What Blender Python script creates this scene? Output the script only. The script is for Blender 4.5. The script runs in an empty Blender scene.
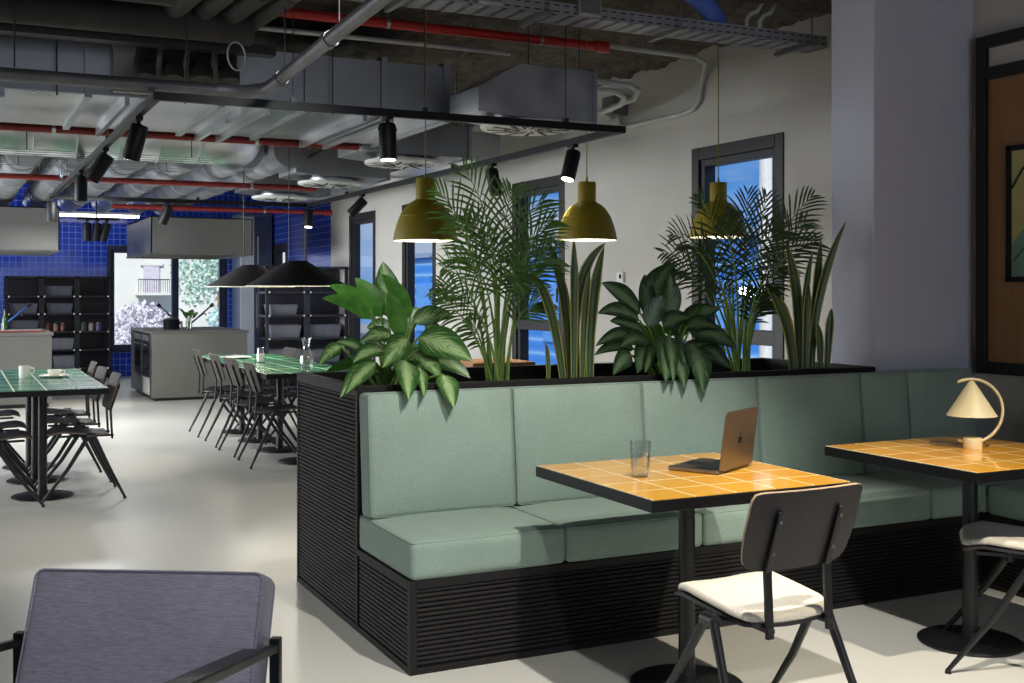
import bpy, math, random
from mathutils import Vector, Matrix
random.seed(7)
PI = math.pi
C = bpy.context.scene.collection
SC = bpy.context.scene

# ------------------------------------------------------------------ mesh helpers
class MB:
    def __init__(s): s.v=[]; s.f=[]; s.uv=[]; s.m=[]
    def add(s, vs, fs, uvs=None, mi=0):
        o=len(s.v); s.v+= [tuple(p) for p in vs]
        s.uv += uvs if uvs else [(0,0)]*len(vs)
        s.f += [tuple(i+o for i in f) for f in fs]; s.m += [mi]*len(fs)
        return s
    def box(s, x0,x1,y0,y1,z0,z1, mi=0):
        vs=[(x,y,z) for z in (z0,z1) for y in (y0,y1) for x in (x0,x1)]
        return s.add(vs,[(0,2,3,1),(4,5,7,6),(0,1,5,4),(2,6,7,3),(0,4,6,2),(1,3,7,5)],None,mi)
    def cbox(s, c, d, mi=0):
        return s.box(c[0]-d[0]/2,c[0]+d[0]/2,c[1]-d[1]/2,c[1]+d[1]/2,c[2]-d[2]/2,c[2]+d[2]/2,mi)
    def bar(s, p0, p1, w, h, up=(0,0,1), w1=None, h1=None):
        p0=Vector(p0);p1=Vector(p1);t=(p1-p0).normalized();u=Vector(up)
        a=t.cross(u)
        if a.length<1e-4: a=t.cross(Vector((0,1,0)))
        a.normalize(); b=a.cross(t); vs=[]
        for p,ww,hh in ((p0,w,h),(p1,w1 or w,h1 or h)):
            for i,j in ((-1,-1),(1,-1),(1,1),(-1,1)): vs.append(p+a*i*ww/2+b*j*hh/2)
        return s.add(vs,[(3,2,1,0),(4,5,6,7),(0,1,5,4),(1,2,6,5),(2,3,7,6),(3,0,4,7)])
    def tube(s, pts, r, n=8, closed=False, mi=0):
        pts=[Vector(p) for p in pts]; N=len(pts); vs=[];fs=[]
        rs=r if isinstance(r,(list,tuple)) else [r]*N
        prev=None
        for i,p in enumerate(pts):
            if closed: t=pts[(i+1)%N]-pts[i-1]
            else: t=pts[min(i+1,N-1)]-pts[max(i-1,0)]
            if t.length<1e-9: t=Vector((0,0,1))
            t.normalize()
            if prev is None:
                a=t.cross(Vector((0,0,1)))
                if a.length<1e-3: a=t.cross(Vector((0,1,0)))
            else:
                a=prev-t*prev.dot(t)
                if a.length<1e-4: a=t.cross(Vector((0,0,1)))
            a.normalize(); prev=a; b=t.cross(a)
            for k in range(n):
                q=2*PI*k/n; vs.append(p+(a*math.cos(q)+b*math.sin(q))*rs[i])
        for i in range(N if closed else N-1):
            j=(i+1)%N
            for k in range(n):
                l=(k+1)%n; fs.append((i*n+k,i*n+l,j*n+l,j*n+k))
        if not closed:
            fs.append(tuple(range(n))[::-1]); fs.append(tuple((N-1)*n+k for k in range(n)))
        return s.add(vs,fs,None,mi)
    def lathe(s, prof, n=24, c=(0,0,0), mi=0, capb=True, capt=True):
        vs=[];fs=[];N=len(prof)
        for r,z in prof:
            for k in range(n):
                q=2*PI*k/n; vs.append((c[0]+r*math.cos(q),c[1]+r*math.sin(q),c[2]+z))
        for i in range(N-1):
            for k in range(n):
                l=(k+1)%n; fs.append((i*n+k,i*n+l,(i+1)*n+l,(i+1)*n+k))
        if capb: fs.append(tuple(range(n))[::-1])
        if capt: fs.append(tuple((N-1)*n+k for k in range(n)))
        return s.add(vs,fs,None,mi)
    def cyl(s,p0,p1,r0,r1=None,n=16,mi=0):
        return s.tube([p0,p1],[r0,r0 if r1 is None else r1],n,False,mi)
    def prism(s, poly, z0, z1, mi=0):
        n=len(poly); vs=[(x,y,z0) for x,y in poly]+[(x,y,z1) for x,y in poly]
        return s.add(vs,[tuple(range(n))[::-1],tuple(range(n,2*n))]+[(i,(i+1)%n,n+(i+1)%n,n+i) for i in range(n)],None,mi)
    def grid(s, fn, nu, nv, uv=True, mi=0):
        vs=[];uvs=[]
        for j in range(nv+1):
            for i in range(nu+1):
                a,b=i/nu,j/nv; vs.append(fn(a,b)); uvs.append((a,b))
        fs=[(j*(nu+1)+i,j*(nu+1)+i+1,(j+1)*(nu+1)+i+1,(j+1)*(nu+1)+i) for j in range(nv) for i in range(nu)]
        return s.add(vs,fs,uvs,mi)
    def xf(s, M, start=0):
        for i in range(start,len(s.v)): s.v[i]=tuple(M@Vector(s.v[i]))
        return s

def obj(name, mb, mats, parent=None, loc=None, rot=None, smooth=False, bevel=0, solid=0, subsurf=0, seg=2):
    me=bpy.data.meshes.new(name); me.from_pydata(mb.v,[],mb.f)
    if not isinstance(mats,(list,tuple)): mats=[mats]
    for m in mats: me.materials.append(m)
    ul=me.uv_layers.new(name='UVMap')
    for l in me.loops: ul.data[l.index].uv=mb.uv[l.vertex_index]
    for p,mi in zip(me.polygons,mb.m): p.material_index=mi
    if smooth is True: me.polygons.foreach_set('use_smooth',[True]*len(me.polygons))
    elif smooth: me.polygons.foreach_set('use_smooth',[True]*len(me.polygons)); me.set_sharp_from_angle(angle=math.radians(smooth))
    me.update()
    o=bpy.data.objects.new(name,me); C.objects.link(o)
    if parent: o.parent=parent
    if loc: o.location=loc
    if rot: o.rotation_euler=rot
    if solid:
        d=o.modifiers.new('s','SOLIDIFY'); d.thickness=solid; d.offset=0
    if bevel:
        b=o.modifiers.new('b','BEVEL'); b.width=bevel; b.segments=seg; b.limit_method='ANGLE'
    if subsurf:
        d=o.modifiers.new('u','SUBSURF'); d.levels=subsurf; d.render_levels=subsurf
    return o
def tag(o,label=None,cat=None,group=None,kind=None):
    if label: o['label']=label
    if cat: o['category']=cat
    if group: o['group']=group
    if kind: o['kind']=kind
    return o
def thing(name,label,cat,loc=(0,0,0),rz=0,group=None):
    o=bpy.data.objects.new(name,None); C.objects.link(o); o.empty_display_size=.1
    o.location=loc; o.rotation_euler=(0,0,rz); return tag(o,label,cat,group)
def struct(o,label=None): o['kind']='structure'; 
def S(name,mb,m,**k):
    o=obj(name,mb,m,**k); o['kind']='structure'; return o
def kids(o): return list(o.children)
def dup(root,loc,rz=None,label=None,group=None):
    r=root.copy(); C.objects.link(r); r.location=loc
    if rz is not None: r.rotation_euler=(0,0,rz)
    if label: r['label']=label
    if group: r['group']=group
    for ch in kids(root):
        c=ch.copy(); C.objects.link(c); c.parent=r
        for g in kids(ch):
            d=g.copy(); C.objects.link(d); d.parent=c
    return r
def rbox(sx,sy,sz,r,puff=(0,0,0),n=6):
    """rounded cushion block centred on the origin"""
    h=(sx/2,sy/2,sz/2)
    def line(a):
        L=[-a,-a+r*.12,-a+r*.4,-a+r]
        L+= [(-a+r)+(2*a-2*r)*i/n for i in range(1,n)]
        return L+[a-r,a-r*.4,a-r*.12,a]
    ax=[line(x) for x in h]; key={}; vs=[];fs=[]
    def vid(p):
        k=tuple(round(q,6) for q in p)
        if k not in key:
            inn=[max(-(h[i]-r),min(h[i]-r,p[i])) for i in range(3)]
            d=Vector([p[i]-inn[i] for i in range(3)])
            if d.length>1e-9: d=d.normalized()*r
            q=[inn[i]+d[i] for i in range(3)]
            for i in range(3):
                if puff[i]:
                    j,k2=(i+1)%3,(i+2)%3
                    q[i]+=puff[i]*(p[i]/h[i])*max(0,1-(p[j]/h[j])**4)*max(0,1-(p[k2]/h[k2])**4)
            key[k]=len(vs); vs.append(tuple(q))
        return key[k]
    for i in range(3):
        j,k=(i+1)%3,(i+2)%3
        for sgn in (-1,1):
            for a in range(len(ax[j])-1):
                for b in range(len(ax[k])-1):
                    q=[]
                    for (aa,bb) in ((a,b),(a+1,b),(a+1,b+1),(a,b+1)):
                        p=[0,0,0];p[i]=sgn*h[i];p[j]=ax[j][aa];p[k]=ax[k][bb];q.append(vid(p))
                    fs.append(tuple(q if sgn>0 else q[::-1]))
    m=MB(); m.add(vs,fs); return m
def bez(a,b,c,t): return a*(1-t)**2+b*2*t*(1-t)+c*t*t
def circ(c,r,n=24,ax='z',a0=0,a1=2*PI,end=False):
    out=[]
    for i in range(n+(1 if end else 0)):
        q=a0+(a1-a0)*i/n; x,y=r*math.cos(q),r*math.sin(q)
        out.append({'z':(c[0]+x,c[1]+y,c[2]),'y':(c[0]+x,c[1],c[2]+y),'x':(c[0],c[1]+x,c[2]+y)}[ax])
    return out
def rrect(x0,x1,y0,y1,r,n=5):
    p=[]
    for cx,cy,a in ((x1-r,y1-r,0),(x0+r,y1-r,PI/2),(x0+r,y0+r,PI),(x1-r,y0+r,1.5*PI)):
        for i in range(n+1): q=a+PI/2*i/n; p.append((cx+r*math.cos(q),cy+r*math.sin(q)))
    return p

# ------------------------------------------------------------------ materials
class N:
    def __init__(s,name):
        s.m=bpy.data.materials.new(name); s.m.use_nodes=True; s.t=s.m.node_tree; s.b=s.t.nodes['Principled BSDF']; s.out=s.t.nodes['Material Output']
    def n(s,typ,**k):
        q=s.t.nodes.new(typ)
        for a,b in k.items():
            if a.startswith('i_'): q.inputs[a[2:].replace('_',' ')].default_value=b
            else: setattr(q,a,b)
        return q
    def l(s,a,b): s.t.links.new(a,b)
    def coord(s,kind='Object',scale=(1,1,1),rot=(0,0,0)):
        c=s.n('ShaderNodeTexCoord'); mp=s.n('ShaderNodeMapping'); mp.inputs['Scale'].default_value=scale; mp.inputs['Rotation'].default_value=rot
        s.l(c.outputs[kind],mp.inputs['Vector']); return mp.outputs['Vector']
    def noise(s,vec,scale,detail=3,rough=.55):
        q=s.n('ShaderNodeTexNoise'); q.inputs['Scale'].default_value=scale; q.inputs['Detail'].default_value=detail; q.inputs['Roughness'].default_value=rough
        s.l(vec,q.inputs['Vector']); return q.outputs['Fac']
    def ramp(s,fac,stops):
        r=s.n('ShaderNodeValToRGB'); e=r.color_ramp.elements
        while len(e)<len(stops): e.new(.5)
        for x,(p,c) in zip(e,stops): x.position=p; x.color=(*c,1)
        s.l(fac,r.inputs['Fac']); return r.outputs['Color']
    def bump(s,h,strength=.2,dist=.01):
        q=s.n('ShaderNodeBump'); q.inputs['Strength'].default_value=strength; q.inputs['Distance'].default_value=dist
        s.l(h,q.inputs['Height']); s.l(q.outputs['Normal'],s.b.inputs['Normal'])
    def base(s,c): s.l(c,s.b.inputs['Base Color'])
    def set(s,rough=.5,metal=0,spec=None,coat=None,color=None):
        s.b.inputs['Roughness'].default_value=rough; s.b.inputs['Metallic'].default_value=metal
        if spec is not None: s.b.inputs['Specular IOR Level'].default_value=spec
        if coat: s.b.inputs['Coat Weight'].default_value=coat
        if color: s.b.inputs['Base Color'].default_value=(*color,1)
        return s
def sr(r,g,b):
    f=lambda x:(x/255/12.92) if x/255<=.04045 else ((x/255+.055)/1.055)**2.4
    return (f(r),f(g),f(b))
def mixc(c,k): return tuple(min(1,x*k) for x in c)
def plain(name,c,rough=.5,metal=0,var=.12,scale=8,bump=0,bscale=60,**k):
    n=N(name).set(rough,metal,**k); v=n.coord(); f=n.noise(v,scale)
    n.base(n.ramp(f,[(.3,mixc(c,1-var)),(.7,mixc(c,1+var))]))
    if bump: n.bump(n.noise(v,bscale,2),bump,.004)
    return n.m
def tiles(name,c1,c2,grout,size,rough=.15,off=(0,0,0),mort=.03,axis='xy',coat=0,coord='Object',bumpy=.3,size2=None):
    n=N(name).set(rough,coat=coat)
    c=n.n('ShaderNodeTexCoord'); sx=n.n('ShaderNodeSeparateXYZ'); n.l(c.outputs[coord],sx.inputs[0])
    cb=n.n('ShaderNodeCombineXYZ'); n.l(sx.outputs['XYZ'.index(axis[0].upper())],cb.inputs[0]); n.l(sx.outputs['XYZ'.index(axis[1].upper())],cb.inputs[1])
    ad=n.n('ShaderNodeVectorMath',operation='ADD'); ad.inputs[1].default_value=off; n.l(cb.outputs[0],ad.inputs[0])
    br=n.n('ShaderNodeTexBrick',offset=0,squash=1); br.inputs['Scale'].default_value=1
    br.inputs['Brick Width'].default_value=size; br.inputs['Row Height'].default_value=size2 or size; br.inputs['Mortar Size'].default_value=mort*size; br.inputs['Mortar Smooth'].default_value=.1
    br.inputs['Color1'].default_value=(*c1,1); br.inputs['Color2'].default_value=(*c2,1); br.inputs['Mortar'].default_value=(*grout,1)
    n.l(ad.outputs[0],br.inputs['Vector'])
    nz=n.noise(ad.outputs[0],9/size*.16,2); mx=n.n('ShaderNodeMix',data_type='RGBA',blend_type='MULTIPLY'); mx.inputs['Factor'].default_value=.3
    n.l(br.outputs['Color'],mx.inputs['A']); n.l(n.ramp(nz,[(.3,(.72,.72,.72)),(.7,(1,1,1))]),mx.inputs['B']); n.base(mx.outputs['Result'])
    iv=n.n('ShaderNodeMath',operation='SUBTRACT'); iv.inputs[0].default_value=1; n.l(br.outputs['Fac'],iv.inputs[1]); n.bump(iv.outputs[0],bumpy,.003)
    rr=n.n('ShaderNodeMath',operation='MULTIPLY_ADD'); n.l(br.outputs['Fac'],rr.inputs[0]); rr.inputs[1].default_value=.5; rr.inputs[2].default_value=rough; n.l(rr.outputs[0],n.b.inputs['Roughness'])
    return n.m
def fabric(name,c,scale=350,var=.25,streak=None):
    n=N(name).set(.95,spec=.15); v=n.coord('Object',streak or (1,1,1)); f=n.noise(v,scale,3,.7); g=n.noise(n.coord(),5,2)
    mx=n.n('ShaderNodeMix',data_type='RGBA',blend_type='MULTIPLY'); mx.inputs['Factor'].default_value=1
    n.l(n.ramp(f,[(.3,mixc(c,1-var)),(.7,mixc(c,1+var))]),mx.inputs['A']); n.l(n.ramp(g,[(.3,(.9,.9,.9)),(.7,(1,1,1))]),mx.inputs['B']); n.base(mx.outputs['Result'])
    n.bump(f,.25,.002); n.b.inputs['Sheen Weight'].default_value=.15; return n.m
def glassy(name,tint=(1,1,1),refl=.12,rough=.02,k=.3):
    n=N(name); n.t.nodes.remove(n.b); tr=n.n('ShaderNodeBsdfTransparent'); tr.inputs[0].default_value=(*tint,1)
    gl=n.n('ShaderNodeBsdfGlossy'); gl.inputs['Roughness'].default_value=rough
    lw=n.n('ShaderNodeLayerWeight'); lw.inputs['Blend'].default_value=.35
    ml=n.n('ShaderNodeMath',operation='MULTIPLY_ADD'); n.l(lw.outputs['Fresnel'],ml.inputs[0]); ml.inputs[1].default_value=k; ml.inputs[2].default_value=refl*.3
    mx=n.n('ShaderNodeMixShader'); n.l(ml.outputs[0],mx.inputs[0]); n.l(tr.outputs[0],mx.inputs[1]); n.l(gl.outputs[0],mx.inputs[2]); n.l(mx.outputs[0],n.out.inputs[0]); return n.m
def emit(name,c,s):
    n=N(name); n.b.inputs['Base Color'].default_value=(*c,1); n.b.inputs['Emission Color'].default_value=(*c,1); n.b.inputs['Emission Strength'].default_value=s; return n.m
def metal(name,c,rough=.3,var=.15,brush=None,scale=3,det=1):
    n=N(name).set(rough,1); v=n.coord('Object',brush or (1,1,1)); f=n.noise(v,scale,det,.5)
    n.base(n.ramp(f,[(.3,mixc(c,1-var)),(.7,mixc(c,1+var))]))
    n.l(n.ramp(f,[(.2,(rough*.85,)*3),(.8,(min(1,rough*1.2),)*3)]),n.b.inputs['Roughness']); return n.m

m_black=plain('black_metal',sr(24,24,27),.42,0,.15)
m_track=plain('black_track',sr(15,15,17),.5,spec=.25)
m_frame=plain('window_frame_paint',sr(31,29,32),.5,0,.08)
m_ply=None
def wood(name,c,rough=.4,scale=(1,1,1),axis=(12,1.2,12),var=.25,coat=0):
    n=N(name).set(rough,coat=coat); v=n.coord('Object',axis); f=n.noise(v,3,5,.6)
    n.base(n.ramp(f,[(.25,mixc(c,1-var)),(.75,mixc(c,1+var))])); n.bump(f,.06,.002); return n.m
m_plyblack=wood('black_stained_ply',sr(42,39,42),.5,axis=(14,14,1.5),var=.18)
m_plybrown=wood('dark_brown_ply',sr(44,38,34),.62,axis=(1.5,14,14),var=.22)
m_plyedge2=wood('dark_ply_edge',sr(112,96,84),.5,axis=(3,3,60))
m_plyedge=wood('raw_ply_edge',sr(176,150,122),.5,axis=(3,3,60))
m_panelwood=wood('oak_veneer',sr(142,104,66),.45,axis=(14,14,1.0),var=.14)
m_wood=wood('light_wood',sr(190,135,90),.5,axis=(2,12,12))
m_ribbed=plain('black_ribbed_panel',sr(30,28,28),.6,0,.1,spec=.25)
m_sage=fabric('sage_wool',sr(141,161,149))
m_cream=fabric('cream_wool',sr(222,216,200))
m_greyfab=fabric('grey_melange',sr(170,165,182),40,.35,(1,1,22))
m_orange=tiles('amber_tiles',sr(250,184,68),sr(238,166,54),sr(246,226,176),.162,.13,(.405,.405,0),.022,coat=.3)
m_green=tiles('green_tiles',sr(66,140,98),sr(54,124,86),sr(214,226,208),.2,.26,(.4,.2,0),.03,coat=.1,size2=.4)
m_bluetile=tiles('blue_tiles_back',sr(32,64,182),sr(24,50,156),sr(104,130,206),.1,.12,(0,0,0),.05,axis='xz')
m_bluetile2=tiles('blue_tiles_side',sr(32,64,182),sr(24,50,156),sr(104,130,206),.1,.12,(0,0,0),.05,axis='yz')
m_steel=metal('brushed_steel',(.22,.215,.2),.62,.06,(1,1,6),2)
m_steeldark=metal('brushed_steel_dark',(.27,.265,.25),.42,.1,None,1.2)
m_galv=metal('galvanised_duct',(.58,.59,.61),.3,.15,None,1.6)
m_galvdull=metal('galvanised_dull',(.34,.35,.37),.42,.15,None,1.5)
m_foil=metal('bright_foil_duct',(.66,.69,.73),.36,.2,None,2.5)
m_red=plain('red_pipe_paint',sr(180,40,32),.35)
m_redd=plain('dull_red_pipe_paint',sr(138,38,34),.5)
m_insul=plain('dark_pipe_lagging',sr(56,54,52),.8,0,.2,6,.3,40)
m_darksteel=plain('dark_channel_steel',sr(34,34,35),.6)
m_greypipe=plain('grey_pipe',sr(112,112,114),.4,.3)
m_conduit=plain('white_conduit',sr(190,190,186),.45)
m_white=plain('white_paint',sr(222,222,218),.5,0,.03)
m_bluepipe=plain('blue_pipe',sr(60,96,190),.4)
m_yellow=plain('olive_yellow_enamel',sr(142,124,8),.55,0,.04)
m_inner=plain('lamp_inside_white',sr(235,228,205),.5,0,.02)
m_glow=emit('lamp_glow',(1,.93,.72),5)
m_spotglow=emit('spot_glow',(1,.93,.8),6)
m_lampcream=plain('cream_lamp',sr(226,214,172),.45,0,.03)
m_window=glassy('window_glass',k=.12,refl=.05)
m_glass=glassy('clear_glass',(.985,.99,.99),.3)
m_water=glassy('water',(.97,.985,.99),.25)
m_ceramic=plain('white_ceramic',sr(246,244,236),.25,0,.02)
m_crate=plain('grey_plastic_crate',sr(120,120,130),.4)
m_shelf=plain('black_shelf_steel',sr(28,28,34),.45,.2)
m_shelf2=plain('charcoal_shelf_steel',sr(58,58,68),.4,.3)
m_soil=plain('dark_soil',sr(34,28,24),.95,0,.4,40,.6,60)
m_dark=plain('near_black_plastic',sr(20,20,24),.35)
m_alu=metal('rose_aluminium',(.27,.235,.21),.5,.05)
m_screen=plain('black_glass_screen',sr(10,10,14),.12)
m_stem=plain('green_stem',sr(122,154,70),.5,0,.2,20)
m_cone=plain('charcoal_lamp_enamel',sr(28,27,30),.6,spec=.2)
# wall paint, floor, ceiling
m_wall=plain('warm_grey_plaster',sr(196,192,186),.85,0,.04,2,.05,90)
m_pier=plain('white_pier_plaster',sr(186,188,202),.8,0,.03,3,.05,60)
def floor_mat():
    n=N('poured_resin_floor').set(.28); v=n.coord(); f=n.noise(v,.7,4); 
    n.base(n.ramp(f,[(.3,sr(214,213,204)),(.7,sr(220,219,210))])); n.l(n.ramp(n.noise(v,.8,1),[(.3,(.30,)*3),(.7,(.36,)*3)]),n.b.inputs['Roughness']); return n.m
m_floor=floor_mat()
def ceil_mat():
    n=N('sprayed_concrete').set(.95,spec=.1); v=n.coord(); f=n.noise(v,9,8,.75); g=n.noise(v,1.4,3)
    mx=n.n('ShaderNodeMix',data_type='RGBA',blend_type='MULTIPLY'); mx.inputs['Factor'].default_value=.8
    n.l(n.ramp(f,[(.25,sr(66,60,54)),(.75,sr(150,142,132))]),mx.inputs['A']); n.l(n.ramp(g,[(.3,(.65,.65,.65)),(.7,(1,1,1))]),mx.inputs['B']); n.base(mx.outputs['Result']); n.bump(f,.9,.05); return n.m
m_ceil=ceil_mat()
def leaf_mat(name,dark,mid,light,margin=None,variegated=True,rough=.35):
    n=N(name).set(rough); tc=n.n('ShaderNodeTexCoord'); sp=n.n('ShaderNodeSeparateXYZ'); n.l(tc.outputs['UV'],sp.inputs[0])
    d=n.n('ShaderNodeMath',operation='SUBTRACT'); n.l(sp.outputs[0],d.inputs[0]); d.inputs[1].default_value=.5
    a=n.n('ShaderNodeMath',operation='ABSOLUTE'); n.l(d.outputs[0],a.inputs[0])
    o=n.coord(); 
    if variegated:
        mp=n.n('ShaderNodeMapping'); mp.inputs['Scale'].default_value=(5,9,1); n.l(tc.outputs['UV'],mp.inputs[0])
        # feathered veins: shift along the length with distance from the midrib
        ms=n.n('ShaderNodeMath',operation='MULTIPLY_ADD'); n.l(a.outputs[0],ms.inputs[0]); ms.inputs[1].default_value=-1.1; n.l(sp.outputs[1],ms.inputs[2])
        cb=n.n('ShaderNodeCombineXYZ'); n.l(a.outputs[0],cb.inputs[0]); 
        m2=n.n('ShaderNodeMath',operation='MULTIPLY'); n.l(ms.outputs[0],m2.inputs[0]); m2.inputs[1].default_value=7; n.l(m2.outputs[0],cb.inputs[1])
        oi=n.n('ShaderNodeObjectInfo'); n.l(oi.outputs['Random'],cb.inputs[2])
        nz=n.noise(cb.outputs[0],4.5,3,.6)
        s2=n.n('ShaderNodeMath',operation='MULTIPLY_ADD'); n.l(nz,s2.inputs[0]); s2.inputs[1].default_value=1.0; a2=n.n('ShaderNodeMath',operation='MULTIPLY'); n.l(a.outputs[0],a2.inputs[0]); a2.inputs[1].default_value=.72; n.l(a2.outputs[0],s2.inputs[2])
        col=n.ramp(s2.outputs[0],[(.02,light),(.58,light),(.64,mid),(.76,dark),(1,dark)])
    else:
        mp=n.n('ShaderNodeMath',operation='MULTIPLY_ADD'); nz=n.noise(o,22,4); n.l(nz,mp.inputs[0]); mp.inputs[1].default_value=.0; n.l(a.outputs[0],mp.inputs[2])
        if margin: col=n.ramp(mp.outputs[0],[(0,mid),(.36,dark),(.40,margin),(.5,margin)])
        else: col=n.ramp(nz,[(.3,dark),(.7,mid)])
    n.base(col); n.b.inputs['Subsurface Weight'].default_value=0
    # light passing through the thin blade
    tl=n.n('ShaderNodeBsdfTranslucent'); n.l(col,tl.inputs[0]); mx=n.n('ShaderNodeMixShader'); mx.inputs[0].default_value=.22
    n.l(n.b.outputs[0],mx.inputs[1]); n.l(tl.outputs[0],mx.inputs[2]); n.l(mx.outputs[0],n.out.inputs[0]); return n.m
m_agl=leaf_mat('variegated_leaf',sr(52,92,42),sr(96,138,74),sr(172,200,142))
m_aglg=leaf_mat('plain_green_leaf',sr(60,112,40),sr(92,150,60),sr(90,150,60),variegated=False)
m_agld=leaf_mat('dark_variegated_leaf',sr(40,66,40),sr(70,98,64),sr(116,142,104))
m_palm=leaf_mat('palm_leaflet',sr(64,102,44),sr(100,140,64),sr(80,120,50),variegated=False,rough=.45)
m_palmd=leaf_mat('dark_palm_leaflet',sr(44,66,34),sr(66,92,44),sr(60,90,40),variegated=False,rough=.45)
m_snake=leaf_mat('snake_leaf',sr(54,80,48),sr(84,112,66),sr(60,84,48),margin=sr(176,172,84),variegated=False)
AGL_A = [
  ((0.173, 0.92, 1.313), (-0.098, 0.8, 1.399), 0.090),
  ((0.19, 1.0, 1.343), (-0.012, 0.98, 1.457), 0.086),
  ((0.246, 1.0, 1.31), (0.134, 1.05, 1.493), 0.102),
  ((0.323, 1.1, 1.302), (0.293, 1.12, 1.569), 0.121),
  ((0.376, 0.98, 1.304), (0.228, 0.95, 1.509), 0.092),
  ((0.313, 0.92, 1.215), (0.238, 0.9, 1.434), 0.091),
  ((0.401, 1.0, 1.282), (0.605, 1.0, 1.312), 0.098),
  ((0.346, 0.8, 1.224), (0.521, 0.6, 1.124), 0.147),
  ((0.309, 0.82, 1.219), (0.128, 0.66, 1.103), 0.110),
  ((0.239, 0.68, 1.129), (0.15, 0.41, 0.985), 0.107),
  ((0.346, 0.8, 1.12), (0.374, 0.6, 1.047), 0.089),
  ((0.361, 0.55, 1.073), (0.348, 0.4, 0.944), 0.090),
  ((0.487, 0.95, 1.108), (0.623, 0.85, 1.028), 0.076),
  ((0.305, 0.68, 1.097), (0.223, 0.42, 0.989), 0.056),
  ((0.156, 0.95, 1.154), (-0.009, 0.88, 1.207), 0.064),
  ((0.149, 0.85, 1.122), (-0.075, 0.62, 0.984), 0.078),
  ((0.148, 0.8, 1.115), (-0.054, 0.6, 1.003), 0.072),
  ((0.083, 1.1, 1.175), (-0.038, 1.05, 1.095), 0.065),
  ((0.261, 0.9, 1.222), (0.105, 0.85, 1.211), 0.085),
  ((0.376, 1.15, 1.211), (0.503, 1.2, 1.355), 0.100),
  ((0.198, 0.85, 1.163), (0.024, 0.75, 1.121), 0.078),
  ((0.54, 1.2, 1.241), (0.672, 1.25, 1.202), 0.091),
  ((0.343, 0.85, 1.149), (0.362, 0.7, 1.083), 0.074),
  ((0.359, 1.2, 1.243), (0.258, 1.25, 1.255), 0.090),
]
AGL_B = [
  ((1.645, 1.0, 1.316), (1.401, 0.98, 1.472), 0.107),
  ((1.607, 0.95, 1.283), (1.333, 0.9, 1.32), 0.084),
  ((1.704, 1.05, 1.337), (1.888, 1.05, 1.584), 0.125),
  ((1.692, 1.0, 1.293), (1.736, 1.1, 1.52), 0.079),
  ((1.793, 0.95, 1.281), (1.793, 0.95, 1.519), 0.096),
  ((1.64, 0.92, 1.25), (1.713, 0.9, 1.411), 0.089),
  ((1.627, 0.95, 1.227), (1.402, 0.9, 1.281), 0.078),
  ((1.902, 1.0, 1.267), (2.144, 1.0, 1.34), 0.092),
  ((1.874, 0.9, 1.225), (2.066, 0.75, 1.137), 0.096),
  ((1.613, 0.95, 1.194), (1.291, 0.85, 1.161), 0.067),
  ((1.601, 0.85, 1.176), (1.373, 0.75, 1.163), 0.082),
  ((1.593, 0.7, 1.204), (1.412, 0.42, 1.011), 0.107),
  ((1.799, 0.85, 1.194), (1.57, 0.5, 1.066), 0.122),
  ((1.747, 0.68, 1.169), (1.612, 0.41, 0.96), 0.119),
  ((1.543, 0.8, 1.147), (1.404, 0.65, 1.041), 0.087),
  ((1.608, 0.8, 1.134), (1.428, 0.62, 1.043), 0.076),
  ((1.589, 0.6, 1.123), (1.508, 0.41, 0.988), 0.079),
  ((1.978, 0.95, 1.142), (2.1, 0.85, 1.03), 0.092),
  ((1.574, 0.95, 1.139), (1.314, 0.9, 1.115), 0.061),
  ((1.467, 0.8, 1.116), (1.288, 0.68, 1.033), 0.081),
  ((1.713, 0.9, 1.25), (1.818, 0.8, 1.295), 0.089),
  ((1.86, 0.9, 1.248), (1.993, 0.8, 1.238), 0.085),
  ((2.113, 1.1, 1.156), (2.258, 1.1, 1.093), 0.083),
  ((1.591, 0.66, 1.216), (1.454, 0.42, 1.002), 0.064),
]
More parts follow.
